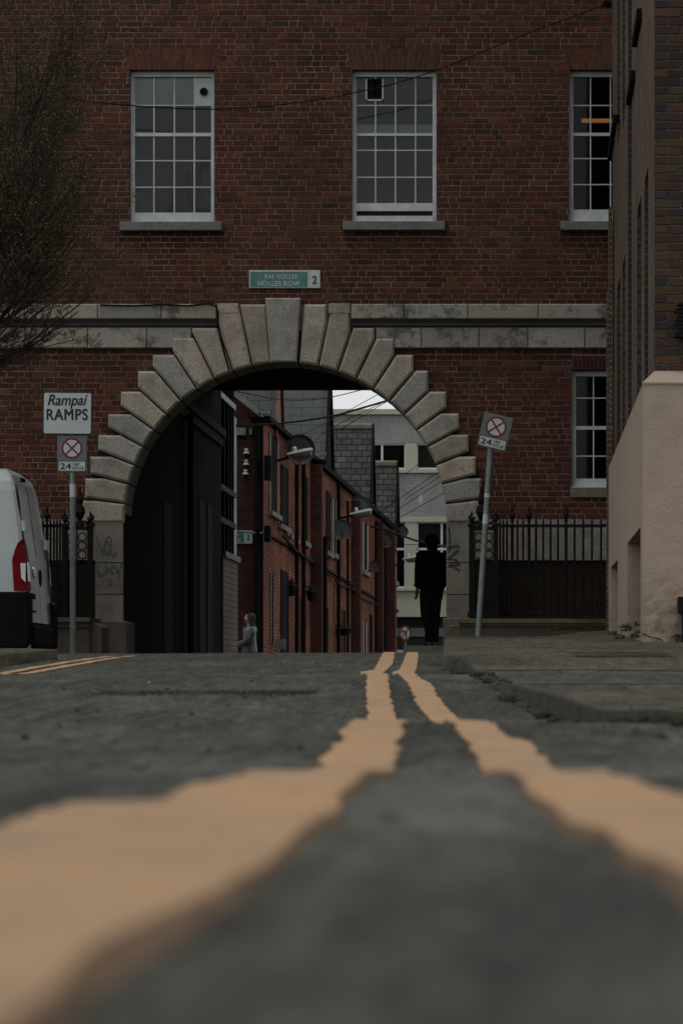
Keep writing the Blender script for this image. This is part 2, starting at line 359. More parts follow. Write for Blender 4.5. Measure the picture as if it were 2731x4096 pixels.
def xk(Y):                                                # left edge of the right-hand pavement
    return interp([(0,.95),(5.5,.52),(6.5,.36),(9,.22),(10.5,.135),(13,-.03),(15.3,-.19),(18,-.30),(19.75,-.375),(20.15,-.46),(20.9,-.52),(23,-.57),(27,-.655),(42,-1.0),(42.2,-1.0),(55,-1.02),(60,-1.02)], Y)
ys = []; y = .3
while y < 60: ys.append(y); y += .03 if y < 4 else (.028 if y < 12 else (.05 if y < 29 else .4))
xs = [-60, -30, -14, -9, -6.6, -6, -5.5, -5.0, -4.6, -4.3]+[-4+.06*i for i in range(34)]+[-1.98+.026*i for i in range(100)]+[.65,.8,1,1.3,1.7,2.4, 3, 5, 9, 20, 60]
def grid(xs, ys, zf):
    m = MB(); n = len(xs)
    m.v = [(x, y, zf(x, y)) for y in ys for x in xs]
    m.f = [[j*n+i, j*n+i+1, (j+1)*n+i+1, (j+1)*n+i] for j in range(len(ys)-1) for i in range(n-1)]
    m.c = [(.5,.5,.5)]*len(m.f); m.mi = [0]*len(m.f); return m
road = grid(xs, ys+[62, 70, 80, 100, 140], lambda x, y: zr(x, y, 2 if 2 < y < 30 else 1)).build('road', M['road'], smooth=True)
tag(road, 'worn grey asphalt road rising towards the archway', kind='structure')
gm = MB(); gm.face([(-400,-300,-3.3),(400,-300,-3.3),(400,700,-3.3),(-400,700,-3.3)]); gm.face([(-60,-60,-.13),(60,-60,-.13),(60,.31,-.13),(-60,.31,-.13)])
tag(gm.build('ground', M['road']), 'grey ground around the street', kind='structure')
# double yellow lines (raised thermoplastic paint)
def yline(le, re, Y0, Y1, seed, parent, wl=False):
    m = MB(); Y = Y0; rings = []
    while Y < Y1:
        amp = .6+.5*sstep(6, 12, Y)
        def jit(q): return noise.noise(Vector((q, Y*4, 0)))*.009+(noise.noise(Vector((q, Y*19, 0)))*.008+noise.noise(Vector((q, Y*55, 0)))*.004)*sstep(1.8, 4.5, Y)*(1+.3*sstep(8, 14, Y))
        jl = jit(seed); jr = jit(seed+9)
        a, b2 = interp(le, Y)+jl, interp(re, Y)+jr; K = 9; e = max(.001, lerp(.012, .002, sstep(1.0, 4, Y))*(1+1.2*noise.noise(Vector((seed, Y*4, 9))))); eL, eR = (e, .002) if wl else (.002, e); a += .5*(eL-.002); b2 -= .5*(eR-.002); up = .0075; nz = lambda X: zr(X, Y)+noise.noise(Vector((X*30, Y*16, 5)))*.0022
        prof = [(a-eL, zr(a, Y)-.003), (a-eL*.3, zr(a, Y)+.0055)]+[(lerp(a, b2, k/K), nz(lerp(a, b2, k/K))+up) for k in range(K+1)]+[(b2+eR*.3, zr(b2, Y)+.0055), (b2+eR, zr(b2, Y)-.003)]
        rings.append([(p[0], Y, p[1]) for p in prof]); Y += .02 if Y < 4 else (.03 if Y < 11 else .06)
    m.loft(rings, cap=False, close=False); n = len(rings[0])-1
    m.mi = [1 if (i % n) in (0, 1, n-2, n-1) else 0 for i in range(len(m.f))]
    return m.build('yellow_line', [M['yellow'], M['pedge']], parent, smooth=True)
M['pedge'] = mat('worn_shadow_edge', (.12, .072, .034), .9, .3, 12, .3, 80, .4)  # worn edge, with the shadow band beside it painted into the brown
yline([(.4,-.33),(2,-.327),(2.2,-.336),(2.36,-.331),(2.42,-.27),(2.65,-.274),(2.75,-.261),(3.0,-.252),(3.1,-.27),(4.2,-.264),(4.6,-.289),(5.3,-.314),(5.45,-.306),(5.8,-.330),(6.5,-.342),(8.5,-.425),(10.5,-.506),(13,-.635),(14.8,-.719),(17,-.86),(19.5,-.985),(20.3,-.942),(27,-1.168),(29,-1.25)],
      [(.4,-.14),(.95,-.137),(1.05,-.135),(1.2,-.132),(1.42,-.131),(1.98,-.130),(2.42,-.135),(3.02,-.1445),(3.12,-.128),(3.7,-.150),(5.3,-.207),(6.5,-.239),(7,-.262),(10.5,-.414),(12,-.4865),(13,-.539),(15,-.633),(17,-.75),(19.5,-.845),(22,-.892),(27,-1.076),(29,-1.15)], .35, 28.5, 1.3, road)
yline([(.4,.10),(1.2,.085),(1.53,.069),(1.71,.0596),(1.93,.054),(2.03,.0295),(2.33,.013),(2.95,-.0064),(3.1,-.03),(3.6,-.0426),(5.3,-.085),(6.4,-.147),(8.5,-.22),(10.5,-.30),(12,-.393),(13.8,-.492),(14.8,-.568),(17,-.69),(19.5,-.79),(20.5,-.786),(27,-.97),(29,-1.04)],
      [(.4,.23),(1.5,.19),(2,.15),(2.45,.123),(2.7,.104),(2.95,.082),(3.1,.07),(3.6,.045),(4.6,.035),(5.45,.0075),(5.6,-.026),(6.4,-.063),(8.5,-.14),(10.5,-.207),(12.3,-.31),(13,-.354),(13.8,-.394),(14.8,-.491),(17,-.60),(19.5,-.653),(24.5,-.797),(27,-.885),(29,-.95)], .35, 28.5, 5.7, road, True)
L3 = [(18.5,-3.42),(20,-3.38),(24,-3.46),(26.2,-3.45),(27.4,-3.5)]
for d_, Ye in ((0, 26.9), (.22, 26.6)): yline([(a, b-.055+d_) for a, b in L3], [(a, b+.055+d_) for a, b in L3], 9., Ye, 11.1+d_*30, road)
# pavements
def strip(edgef, far, ys, zf, name, m, kerb=.14, gut=lambda X, Y: zr(X, Y)-.03):
    b = MB(); rings = []
    for Y in ys:
        e = edgef(Y); j = noise.noise(Vector((Y*3, 4, 0)))*.02
        e += j; sgn = 1 if far > e else -1
        xsx = [e+sgn*t for t in (.012, .05, .15, .3, .5, .75, 1.0, 1.3, 1.6, 2.0, 2.6)]; xsx = [x for x in xsx if (x < far if sgn > 0 else x > far)]+[far]
        while len(xsx) < 12: xsx.append(far)
        z0 = zf(e, Y)
        rings.append([(e, Y, gut(e, Y)), (e, Y, z0-.012)]+[(x, Y, zf(x, Y)) for x in xsx])
    b.loft(rings, cap=False, close=False)
    a = rings[0]; b.face([a[1]]+list(a[2:])+[(a[-1][0], a[0][1], a[0][2])]+[a[0]])
    return b.build(name, m, smooth=True)
ysp = []; y = 5.2
while y < 44: ysp.append(y); y += .08 if y < 24 else .5
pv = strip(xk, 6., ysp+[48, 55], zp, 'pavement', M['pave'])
tag(pv, 'worn concrete pavement sloping up on the right', kind='structure')
def zl(X, Y): return interp([(8,-.16),(15,-.02),(20,.10),(23.5,.19),(27.3,.262)], Y)+noise.noise(Vector((X*2, Y*1.5, 5)))*.006
def xl(Y): return -3.83-max(0, Y-26.3)**2*.9
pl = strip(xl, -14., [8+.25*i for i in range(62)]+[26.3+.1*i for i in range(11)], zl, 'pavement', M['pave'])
tag(pl, 'low pavement with rounded kerb at the left corner', kind='structure')
pf = MB(); pf.box((-14, 39.3, -.3), (-5.25, 41.95, .30)); tag(pf.build('pavement', M['pave']), 'strip of pavement beneath the left railings', kind='structure')
pw = MB(); pw.box((-1.62, 43.4, -.3), (-.9, 56, .455)); tag(pw.build('pavement', M['slab']), 'narrow raised footpath inside the archway', kind='structure')
# joints, grate, slab, moss on the pavement
sb = MB()
for i in range(14):
    for j in range(6):
        pass
rg = []
for Y in [7.2+.15*i for i in range(13)]:
    rg.append([(x, Y, zp(x, Y)+.009) for x in [.40+.12*(9-Y)*.2+.1*i for i in range(16)]])
sb.loft(rg, cap=False, close=False); tag(sb.build('pavement_slab', M['slab']), 'pale concrete patch in the pavement', kind='structure')
kg = MB(); rr_ = []; Yk = 6.0
while Yk < 19.6:
    wv = .05+.045*noise.noise(Vector((Yk*2.3, 1, 1))); e_ = xk(Yk)+noise.noise(Vector((Yk*3, 4, 0)))*.02; n1 = noise.noise(Vector((Yk*11, 7, 1)))*.01
    rr_.append([(e_-wv+n1, Yk, zr(e_-wv, Yk)+.003), (e_-wv*.5, Yk, zr(e_-wv*.5, Yk)+.012+n1*.6), (e_-.008, Yk, zr(e_, Yk)+.016+n1), (e_-.006, Yk, zp(e_, Yk)+.002), (e_+.02+n1, Yk, zp(e_+.02, Yk)+.004)]); Yk += .05
kg.loft(rr_, cap=False, close=False)  # ribbon over the lip: soil and moss, with its shade painted in
tag(kg.build('gutter_soil_shade', mat('gutter_soil_shade', (.022, .021, .013), .95, .5, 14, .4, 90, .8, .01, stain=((.035, .042, .012), 7, .5, .8)), smooth=True), 'dark soil, moss and painted shade along the kerb edge', kind='stuff')
jm = MB()
for Yj, xa, xb in ((13.6, -.02, 2.4), (17.2, -.2, 2.6), (23.2, -.5, 3.)):
    pr = None
    for i in range(61):
        X = lerp(xa, xb, i/60); Yy = Yj+noise.noise(Vector((X*4, Yj, 0)))*.05; q = (X, Yy, zp(X, Yy)+.004), (X, Yy+.10, zp(X, Yy+.1)+.004)
        if pr: jm.face([pr[0], q[0], q[1], pr[1]])
        pr = q
tag(jm.build('pavement_joint', M['tyre']), 'dark joints across the concrete pavement', kind='structure')
gr = thing('drain_grate', 'long slotted metal grate set in the right pavement', 'drain grate', (.8, 20, .13))
g = MB()
for k in range(38):
    X = .34+k*.0155
    Ya = 19.9; Yb = 21.5
    g.face([(X, Ya, zp(X, Ya)+.006), (X+.007, Ya, zp(X, Ya)+.006), (X+.007+.0, Yb, zp(X, Yb)+.006), (X, Yb, zp(X, Yb)+.006)])
part(g, 'grate_bar', M['pave'], gr)
g = MB(); g.face([(.33, 19.85, zp(.33, 19.85)+.003), (.94, 19.85, zp(.94, 19.85)+.003), (.94, 21.55, zp(.94, 21.55)+.003), (.33, 21.55, zp(.33, 21.55)+.003)])
part(g, 'frame', M['tyre'], gr)
gr = thing('drain_grate', 'rusty slotted gully cover flush with the middle of the road', 'drain grate', (-1.5, 13, 0))
g = MB()
for k in range(30):
    X = -1.75+k*.03
    g.face([(X, 12.9, zr(X, 12.9)+.005), (X+.012, 12.9, zr(X, 12.9)+.005), (X+.03, 13.35, zr(X, 13.35)+.005), (X+.018, 13.35, zr(X, 13.35)+.005)])
part(g, 'grate_bar', M['iron'], gr)
def clumps(name, label, spots, seed, hs=.035, cols=((.05,.065,.016),(.03,.035,.012),(.07,.075,.02)), n=46, kind='stuff'):
    rnd = random.Random(seed); m = MB()
    for (X, Y, R, z) in spots:
        for k in range(n):
            a = rnd.uniform(0, 6.28); r = R*rnd.random()**.6; x, y = X+r*math.cos(a), Y+r*math.sin(a)*1.8
            h = hs*rnd.uniform(.3, 1.2); w = .004+.004*rnd.random(); d = rnd.uniform(0, 3.14); lean = rnd.uniform(-.5, .5)*h
            c = rnd.choice(cols); dx, dy = w*math.cos(d), w*math.sin(d)
            m.face([(x-dx, y-dy, z), (x+dx, y+dy, z), (x+lean+dx*.6, y+lean*.5, z+h*.7), (x+lean*1.4, y, z+h)], c)
    o = m.build(name, M['leaf']); tag(o, label, kind=kind); return o
rnd = random.Random(3); sp = []
for k in range(70):
    Y = rnd.uniform(7.2, 19.4); X = xk(Y)-.02+rnd.gauss(0, .02); sp.append((X, Y, rnd.uniform(.02, .06), zr(X, Y)+.002))
for k in range(30):
    Y = rnd.uniform(6.0, 9.0); X = xk(Y)+rnd.gauss(0, .05); sp.append((X, Y, rnd.uniform(.03, .08), zr(X, Y)+.002))
clumps('moss', 'moss and grass growing along the broken kerb edge', sp, 4, .016, cols=((.022,.027,.009),(.014,.016,.008),(.035,.036,.012)), n=34)
sp = [(rnd.uniform(.35, 1.25)+0*.1, rnd.uniform(38.2, 39.8), .09, .60) for k in range(40)]+[(WX(1400+rnd.uniform(0, 75), 28+k*.2), 28+k*.2, .05, .35+.02*k) for k in range(8)]
clumps('weeds', 'low green weeds at the foot of the railing plinth and ramp wall', sp, 5, .045, cols=((.03,.035,.012),(.02,.024,.010),(.045,.045,.015)), n=26)
db = MB(); rnd = random.Random(11)
for k in range(260):
    Y = 5+rnd.random()**1.1*22; X = rnd.uniform(-.16*Y-.1, .03*Y+.1)
    on = X > xk(Y); z = zp(X, Y) if on else zr(X, Y); s = rnd.uniform(.002, .008); a = rnd.uniform(0, 3)
    db.obox((X, Y, z+s*.35), (s*math.cos(a), s*math.sin(a), 0), (-s*.6*math.sin(a), s*.6*math.cos(a), .2*s), (0, 0, s*.5), rnd.choice([(.02,.017,.012),(.05,.04,.03),(.03,.03,.03)] + ([(.5,.5,.48)] if k % 17 == 0 else [])))
tag(db.build('litter', M['leaf']), 'scattered grit and crumbs of litter on the road', kind='stuff')
# ================================================================ arch building
CX, CY, RI = 656., 1203., 368.
B = thing('brick_building', 'dark red brick building with a granite archway and white sash windows', 'building', (WX(656), FY, 0))
WIN = [(298,492,160,512),(808,1002,160,511),(1307,1501,160,511),(1313,1507,850,1120)]
OUT = [(196,1098),(208,1048),(226,999),(249,951),(278,899),(317,852),(351,815),(397,776),(441,753),(500,699),(549,699)]
OUTL = [(190,1149)]+OUT
OUTR = [(1114,1149),(1107,1098),(1094,1048),(1078,998),(1056,949),(1027,899),(985,851),(951,815),(907,777),(862,753),(806,699),(752,699)]
def holes(ya, yb):
    ym = (ya+yb)/2; H = []
    for x0, x1, t, b in WIN:
        if yb > t+1 and ya < b-1: H.append((x0, x1))
        if t-51 < ym < t-1 and t < 300:
            s = (t-ym)/50*15; H.append((x0-s, x1+s))
        if t > 300 and t-34 < ym < t-1: H.append((x0, x1+0))
    if yb > CY-RI-8:
        dy = max(0, CY-yb) if yb < CY else 0
        if dy < RI+10:
            hw = math.sqrt((RI+14)**2-dy**2); H.append((CX-hw, CX+hw))
    return H
XA, XB = -420, 2050
def segs(ya, yb):
    S = [(XA, XB)]
    for h0, h1 in holes(ya, yb):
        N = []
        for a, b in S:
            if h1 <= a or h0 >= b: N.append((a, b)); continue
            if h0 > a: N.append((a, h0))
            if h1 < b: N.append((h1, b))
        S = N
    return S
# backing wall with true openings
cuts = sorted(set([-1150., 700., 800., 826., 1193., 1520.]+[v for w in WIN for v in w[2:]]+[w[2]-50 for w in WIN[:3]]+[834+ k*9.0 for k in range(42)]+[110+k*10 for k in range(5)]))
bw = MB()
for ya, yb in zip(cuts, cuts[1:]):
    for a, b in segs(ya, yb): bw.face([(WX(a), FY+.004, WZ(yb)), (WX(b), FY+.004, WZ(yb)), (WX(b), FY+.004, WZ(ya)), (WX(a), FY+.004, WZ(ya))])
part(bw, 'mortar_bed', M['mortar'], B)
# every brick of the facade
PAL = [((.088,.034,.021),34),((.070,.028,.020),26),((.105,.044,.025),14),((.050,.025,.020),13),((.032,.028,.023),10),((.125,.056,.026),5),((.098,.028,.022),3)]
PALL = [((.078,.025,.018),34),((.062,.022,.018),26),((.100,.038,.021),13),((.042,.023,.020),12),((.030,.026,.023),6),((.125,.055,.026),7)]
bags = [[c for c, n in p for _ in range(n)] for p in (PAL, PALL)]
rnd = random.Random(21); wall = MB(); CH = 13.12
def addbrick(m, x0, x1, z0, z1, Yf, c, rnd, j=.0022, t=.006):
    q = [(x0+rnd.gauss(0, j), z0+rnd.gauss(0, j)), (x1+rnd.gauss(0, j), z0+rnd.gauss(0, j)), (x1+rnd.gauss(0, j), z1+rnd.gauss(0, j)), (x0+rnd.gauss(0, j), z1+rnd.gauss(0, j))]
    cx = sum(p[0] for p in q)/4; cz = sum(p[1] for p in q)/4; e = .0035
    yo = Yf-t+rnd.gauss(0, .0012)
    fr = [(cx+(p[0]-cx)*(1-e/abs(p[0]-cx) if abs(p[0]-cx) > e*2 else .5), yo, cz+(p[1]-cz)*(1-e/abs(p[1]-cz) if abs(p[1]-cz) > e*2 else .5)) for p in q]
    bk = [(p[0], Yf+.004, p[1]) for p in q]
    m.face(fr, c)
    for i in range(4):
        k = (i+1) % 4; m.face([bk[i], bk[k], fr[k], fr[i]], c)
def soot(x, y):                                          # rain stains under the sills and above the stone band
    f = 1.
    for x0, x1, yb in ((277,511,531),(788,1022,530),(1287,1521,530)):
        if x0-10 < x < x1+10 and yb < y < yb+60: f *= lerp(.62, 1, (y-yb)/60)
    if 670 < y < 700: f *= lerp(1, .75, (y-670)/30)
    if 800 < y < 830: f *= lerp(.7, 1, (y-800)/30)
    return f
def brickrows(y0, y1, bag):
    n = int(round((y1-y0)/CH)); ch = (y1-y0)/n
    for r in range(n):
        ya, yb = y0+r*ch, y0+(r+1)*ch
        if yb < -230: continue
        x = XA-(31 if r % 2 else 0)+rnd.uniform(-3, 3); k = rnd.randrange(2); S = segs(ya, yb); row = []
        while x < XB:
            L = 39.4 if k % 2 == 0 else 19.7
            if rnd.random() < .16: L = 39.4 if L < 30 else 19.7
            L += rnd.uniform(-.8, .8); row.append((x, x+L, rnd.choice(bag))); x += L; k += 1
        for a, b in S:
            for x0, x1, c in row:
                p, q = max(a, x0), min(b, x1)
                if q-p < 3: continue
                f = rnd.uniform(.80, 1.04); xm = (p+q)/2; f *= soot(xm, (ya+yb)/2); mc = (.084,.024,.015); cc = tuple(lerp(v, g_, .25)*f for v, g_ in zip(c, mc))
                addbrick(wall, WX(p)+.0055, WX(q)-.0055, WZ(yb)+.0062, WZ(ya)-.0062, FY, cc, rnd)
brickrows(-240, 699.5, bags[0]); brickrows(800.5, 1193, bags[1])
part(wall, 'brick_wall', M['facbrick'], B)
ub = MB(); ub.box((WX(XA), FY+.01, WZ(-240)), (WX(XB), FY+.4, WZ(-1150)))
part(ub, 'upper_wall', brick_mat('upper_brick', (.085,.03,.021), (.045,.022,.02), (.2,.15,.12)), B)
# flat brick arches over the windows
for wi, (x0, x1, t, b) in enumerate(WIN[:3]):
    m = MB(); N = 17
    for k in range(N):
        def ex(f, y): s = (t-y)/50*15; return lerp(x0-s, x1+s, f)
        fa, fb = k/N, (k+1)/N
        sp = [0, .5+.17*(1 if k % 2 else -1), 1]
        for s0, s1 in zip(sp, sp[1:]):
            ya, yb = t-50+50*s0, t-50+50*s1; g = 1.0
            c = rnd.choice(bags[0][:72]); c = tuple(v*rnd.uniform(.9, 1.2) for v in c)
            pts = [(ex(fa, yb)+g*.8, yb-g*.6), (ex(fb, yb)-g*.8, yb-g*.6), (ex(fb, ya)-g*.8, ya+g*.6), (ex(fa, ya)+g*.8, ya+g*.6)]
            m.prism([(WX(px), WZ(py)) for px, py in pts], FY-.008, FY+.003, c, .003)
    part(m, 'window_arch', M['facbrick'], B)
    mb_ = MB(); mb_.face([(WX(x0-15), FY+.003, WZ(t-50)), (WX(x0), FY+.003, WZ(t)), (WX(x1), FY+.003, WZ(t)), (WX(x1+15), FY+.003, WZ(t-50))])
    part(mb_, 'mortar_bed', M['mortar'], B)
m = MB()
for k in range(21):
    x = lerp(1313, 1507, k/21); c = rnd.choice(bags[1][:58]); m.prism([(WX(x+.7), WZ(849.5)), (WX(x+8.5), WZ(849.5)), (WX(x+8.5), WZ(817)), (WX(x+.7), WZ(817))], FY-.004, FY+.003, c, .002)
part(m, 'window_arch', M['facbrick'], B)
# granite: voussoirs, keystone, piers, string course
def gcol(r=rnd):
    f = r.uniform(.82, 1.1); w = r.uniform(-1, 1); return (.325*f*(1+.06*w), .295*f, .243*f*(1-.05*w))
def ray(a, y):                                           # x on the joint ray at height y (left side, offset from centre)
    return (CY-y)/math.tan(a)
DA = math.radians(85.2/12)
def vpoly(k, ox, oy):
    a0, a1 = k*DA, (k+1)*DA; R = RI
    pts = [(R*math.cos(a0), -R*math.sin(a0)), (R*math.cos((a0+a1)/2)*1.0, -R*math.sin((a0+a1)/2)), (R*math.cos(a1), -R*math.sin(a1))]
    X = abs(ox-CX); top = CY-oy; xt = ray(a1, oy)
    if X*math.tan(a0) >= top-4: return pts+[(xt, -top), (min(X, top/math.tan(a0)), -top)]
    o1 = (min(xt, X-6), -(top if xt < X-6 else (X-6)*math.tan(a1)))
    return pts+[o1, (X, o1[1]), (X, -X*math.tan(a0) if X*math.tan(a0) < -o1[1] else -(CY-oy-2))]
for side, OT in ((-1, OUTL), (1, OUTR)):
    for k in range(12):
        ox, oy = OT[k]; pl_ = vpoly(k, ox, oy)
        pw_ = [(WX(CX+side*p[0]), WZ(CY+p[1])) for p in pl_]
        A = sum(pw_[i][0]*pw_[(i+1) % 6][1]-pw_[(i+1) % 6][0]*pw_[i][1] for i in range(6)) if len(pw_) == 6 else sum(pw_[i][0]*pw_[(i+1) % 5][1]-pw_[(i+1) % 5][0]*pw_[i][1] for i in range(5))
        if A < 0: pw_ = pw_[::-1]
        m = MB(); c = gcol()
        bk = inset(pw_, .010)
        m.prism(bk, FY-.12, FY+.7, c, .028); part(m, 'voussoir', M['granite'], B)
        if k == 10:
            m = MB(); xa, xb = (ox+1, ox+49) if side < 0 else (ox-50, ox-1)
            m.prism([(WX(xa), WZ(722)), (WX(xb), WZ(722)), (WX(xb), WZ(699)), (WX(xa), WZ(699))], FY-.125, FY, gcol(), .01); part(m, 'voussoir', M['granite'], B)
m = MB(); m.prism([(WX(x), WZ(y)) for x, y in ((623.5,834),(683,834),(692,687),(611,687))], FY-.17, FY+.7, gcol(), .02); part(m, 'keystone', M['granite'], B)
jb = MB(); N = 60                                        # dark joint backing behind the ring
ring = [(CX-(RI+3)*math.cos(math.pi*i/N), CY-(RI+3)*math.sin(math.pi*i/N)) for i in range(N+1)]
for i in range(N):
    a, b = ring[i], ring[i+1]; k = 1.20 if 8 < i < 52 else 1.235
    oa, ob = (CX+(a[0]-CX)*k, CY+(a[1]-CY)*k), (CX+(b[0]-CX)*k, CY+(b[1]-CY)*k)
    jb.face([(WX(p[0]), FY-.035, WZ(p[1])) for p in (a, b, ob, oa)])
    jb.face([(WX(a[0]), FY-.035, WZ(a[1])), (WX(b[0]), FY-.035, WZ(b[1])), (WX(b[0]), FY+.75, WZ(b[1])), (WX(a[0]), FY+.75, WZ(a[1]))])
part(jb, 'arch_joint', M['dark'], B)
def blocks(y0, y1, joints, proud, name, mt='granite', tint=1., bev=.012):
    for a, b in zip(joints, joints[1:]):
        m = MB(); c = tuple(v*tint for v in gcol()); m.prism([(WX(a+.6), WZ(y1)), (WX(b-.6), WZ(y1)), (WX(b-.6), WZ(y0)), (WX(a+.6), WZ(y0))], FY-proud, FY+.02, c, bev)
        part(m, name, M[mt], B)
blocks(700, 734, [-300, -150, 60, 227, 373, 499], .13, 'string_course', 'graniteS'); blocks(700, 734, [807, 929, 1075, 1236, 1410, 1560, 1760], .13, 'string_course', 'graniteS')
blocks(753, 800, [-300, -90, 60, 203, 338, 441], .07, 'string_course', 'graniteS'); blocks(753, 800, [863, 968, 1100, 1212, 1343, 1480, 1700], .07, 'string_course', 'graniteS')
for a, b in ((-300, 499), (807, 1760)):
    m = MB()
    for (ya, yb, pr) in ((733, 738, .10), (738, 745, .075), (745, 749, .09), (749, 754, .05)): m.box((WX(a), FY-pr, WZ(yb)), (WX(b), FY, WZ(ya)))
    part(m, 'moulding', mat('dark_granite', (.05,.046,.038), .9, .3, 2, .3), B)  # moulding in a much darker granite tone than the courses
m = MB(); m.box((WX(300), FY-.045, WZ(800)), (WX(500), FY+.003, WZ(733))); part(m, 'arch_joint', M['dark'], B); m = MB(); m.box((WX(807), FY-.045, WZ(800)), (WX(1000), FY+.003, WZ(733))); part(m, 'arch_joint', M['dark'], B)
for (xa, xb) in ((221, 284), (1025, 1078)):
    for ya, yb in ((1197, 1292), (1294, 1365), (1367, 1427)):
        m = MB(); m.box((WX(xa), FY-.10, WZ(yb)), (WX(xb), FY+.7, WZ(ya)), tuple(v*.62 for v in gcol())); part(m, 'pier_stone', M['granite'], B)
m = MB(); m.prism([(WX(205), WZ(1545)), (WX(294), WZ(1545)), (WX(294), WZ(1431)), (WX(288), WZ(1427)), (WX(205), WZ(1427))], FY-.22, FY+.7, (.12,.10,.085), .01); part(m, 'plinth', M['granite'], B)
m = MB(); m.prism([(WX(1018), WZ(1500)), (WX(1090), WZ(1500)), (WX(1090), WZ(1421)), (WX(1018), WZ(1421))], FY-.22, FY+.7, (.12,.10,.08), .01); part(m, 'plinth', M['granite'], B)
# granite base and basement
for a, b in ((-300, 221), (1078, 1760)):
    m = MB(); xx = a
    while xx < b:
        nx = min(b, xx+150); m.box((WX(xx+.5), FY-.03, WZ(1287)), (WX(nx-.5), FY+.05, WZ(1193)), tuple(v*.72 for v in gcol())); xx = nx
    part(m, 'base_course', M['granite'], B)
    m = MB(); m.box((WX(a), FY+.001, WZ(1700)), (WX(b), FY+.05, WZ(1287))); part(m, 'basement_wall', M['basement'], B)
# sash windows
def window(x0, x1, t, b, cols, rows, meet, bot, ww, name='window', blind='blind', top=None, gap=None):
    Yw = FY+.10; T = lambda x: WX(x, FY)
    w = MB()
    w.box((T(x0), Yw, WZ(b)), (T(x0+6), Yw+.10, WZ(t))); w.box((T(x1-6), Yw, WZ(b)), (T(x1), Yw+.10, WZ(t)))
    w.box((T(x0+6), Yw, WZ(t+12)), (T(x1-6), Yw+.10, WZ(t)))
    w.box((T(x0), FY+.05, WZ(b)), (T(x1), Yw+.10, WZ(b-4)))
    W = part(w, name, M['white'], B)
    s = MB(); lo = meet[1]
    for xa, ya, yb, dy in ((None, t+12, meet[1], .035), (None, meet[0], b-4, .012)):
        s.box((T(x0+6), Yw+dy, WZ(yb)), (T(x0+9.5), Yw+dy+.04, WZ(ya))); s.box((T(x1-9.5), Yw+dy, WZ(yb)), (T(x1-6), Yw+dy+.04, WZ(ya)))
    s.box((T(x0+9), Yw+.005, WZ(meet[1])), (T(x1-9), Yw+.05, WZ(meet[0])))
    yb0 = b-4 if gap is None else gap[0]
    s.box((T(x0+9), Yw+.006, WZ(yb0)), (T(x1-9), Yw+.052, WZ(bot)))
    if gap: s.box((T(x0+7), Yw-.02, WZ(b-4)), (T(x1-7), Yw+.052, WZ(gap[1])))
    sa = part(s, 'sash', M['white'], W)
    g = MB()
    for c in cols:
        g.box((T(c-1.5), Yw+.030, WZ(meet[0])), (T(c+1.5), Yw+.058, WZ(t+12))); g.box((T(c-1.5), Yw+.015, WZ(bot)), (T(c+1.5), Yw+.045, WZ(meet[1])))
    for r in rows:
        d = .031 if r < meet[0] else .016; g.box((T(x0+9), Yw+d, WZ(r+1.3)), (T(x1-9), Yw+d+.026, WZ(r-1.3)))
    part(g, 'glazing_bar', M['white'], W)
    p = MB(); p.box((T(x0+8), Yw+.046, WZ(meet[0]+3)), (T(x1-8), Yw+.050, WZ(t+10))); p.box((T(x0+8), Yw+.034, WZ(bot+3)), (T(x1-8), Yw+.038, WZ(meet[1]-2)))
    part(p, 'pane', M['glass' if blind else 'glassC'], W)
    r = MB()
    for q in ([(x0,t),(x0,b)], [(x1,b),(x1,t)], [(x1,t),(x0,t)]):
        (xa, ya), (xb, yb) = q; r.face([(T(xa), FY-.004, WZ(ya)), (T(xb), FY-.004, WZ(yb)), (T(xb), FY+.22, WZ(yb)), (T(xa), FY+.22, WZ(ya))])
    part(r, 'window_reveal', M['basement'], B)
    rm = MB(); rm.box((T(x0-25), FY+.21, WZ(b+5)), (T(x1+25), FY+2.2, WZ(t-5)), skip='f'); part(rm, 'room', M['room'], W)
    if blind:
        q = MB(); q.face([(T(x0), Yw+.11, WZ(b)), (T(x1), Yw+.11, WZ(b)), (T(x1), Yw+.11, WZ(t)), (T(x0), Yw+.11, WZ(t))]); part(q, 'blind', M[blind], W)
    return W
W1 = window(298, 492, 160, 512, (351,398,444), (237,365,426), (301,309), 485, 190)
q = MB(); q.face([(WX(306), FY+.16, WZ(237)), (WX(486), FY+.16, WZ(237)), (WX(486), FY+.16, WZ(172)), (WX(306), FY+.16, WZ(172))]); part(q, 'blind', M['blindL'], W1)
q = MB(); q.lathe((WX(466), FY+.12, WZ(206)), [(.052, 0), (.052, -.02)], 20, (0, 1, 0)); part(q, 'vent', M['black'], W1)
q = MB(); q.box((WX(444), FY+.128, WZ(236)), (WX(489), FY+.135, WZ(174))); part(q, 'vent_panel', M['blindL'], W1)
W2 = window(808, 1002, 160, 511, (861,907,953), (237,341,403), (302,308), 463, 190, gap=(481, 493))
q = MB()
for a, b, c, d in ((838,842,176,227),(876,880,176,227),(838,880,223,227)): q.box((WX(a), FY+.12, WZ(d)), (WX(b), FY+.134, WZ(c)))
part(q, 'fan_frame', M['white'], W2)
q = MB(); q.box((WX(842), FY+.130, WZ(223)), (WX(876), FY+.134, WZ(176))); part(q, 'fan', M['black'], W2)
q = MB(); q.box((WX(815), FY+.20, WZ(302)), (WX(996), FY+.205, WZ(279))); part(q, 'blind', M['blindL'], W2)
W3 = window(1307, 1501, 160, 511, (1356,1402,1450), (237,360,420), (301,308), 478, 190, blind=None)
q = MB(); q.box((WX(1338), FY+.8, WZ(254)), (WX(1440), FY+.9, WZ(247))); part(q, 'ceiling_lamp', emit_mat('warm_tube', (1., .45, .1), .13), W3)
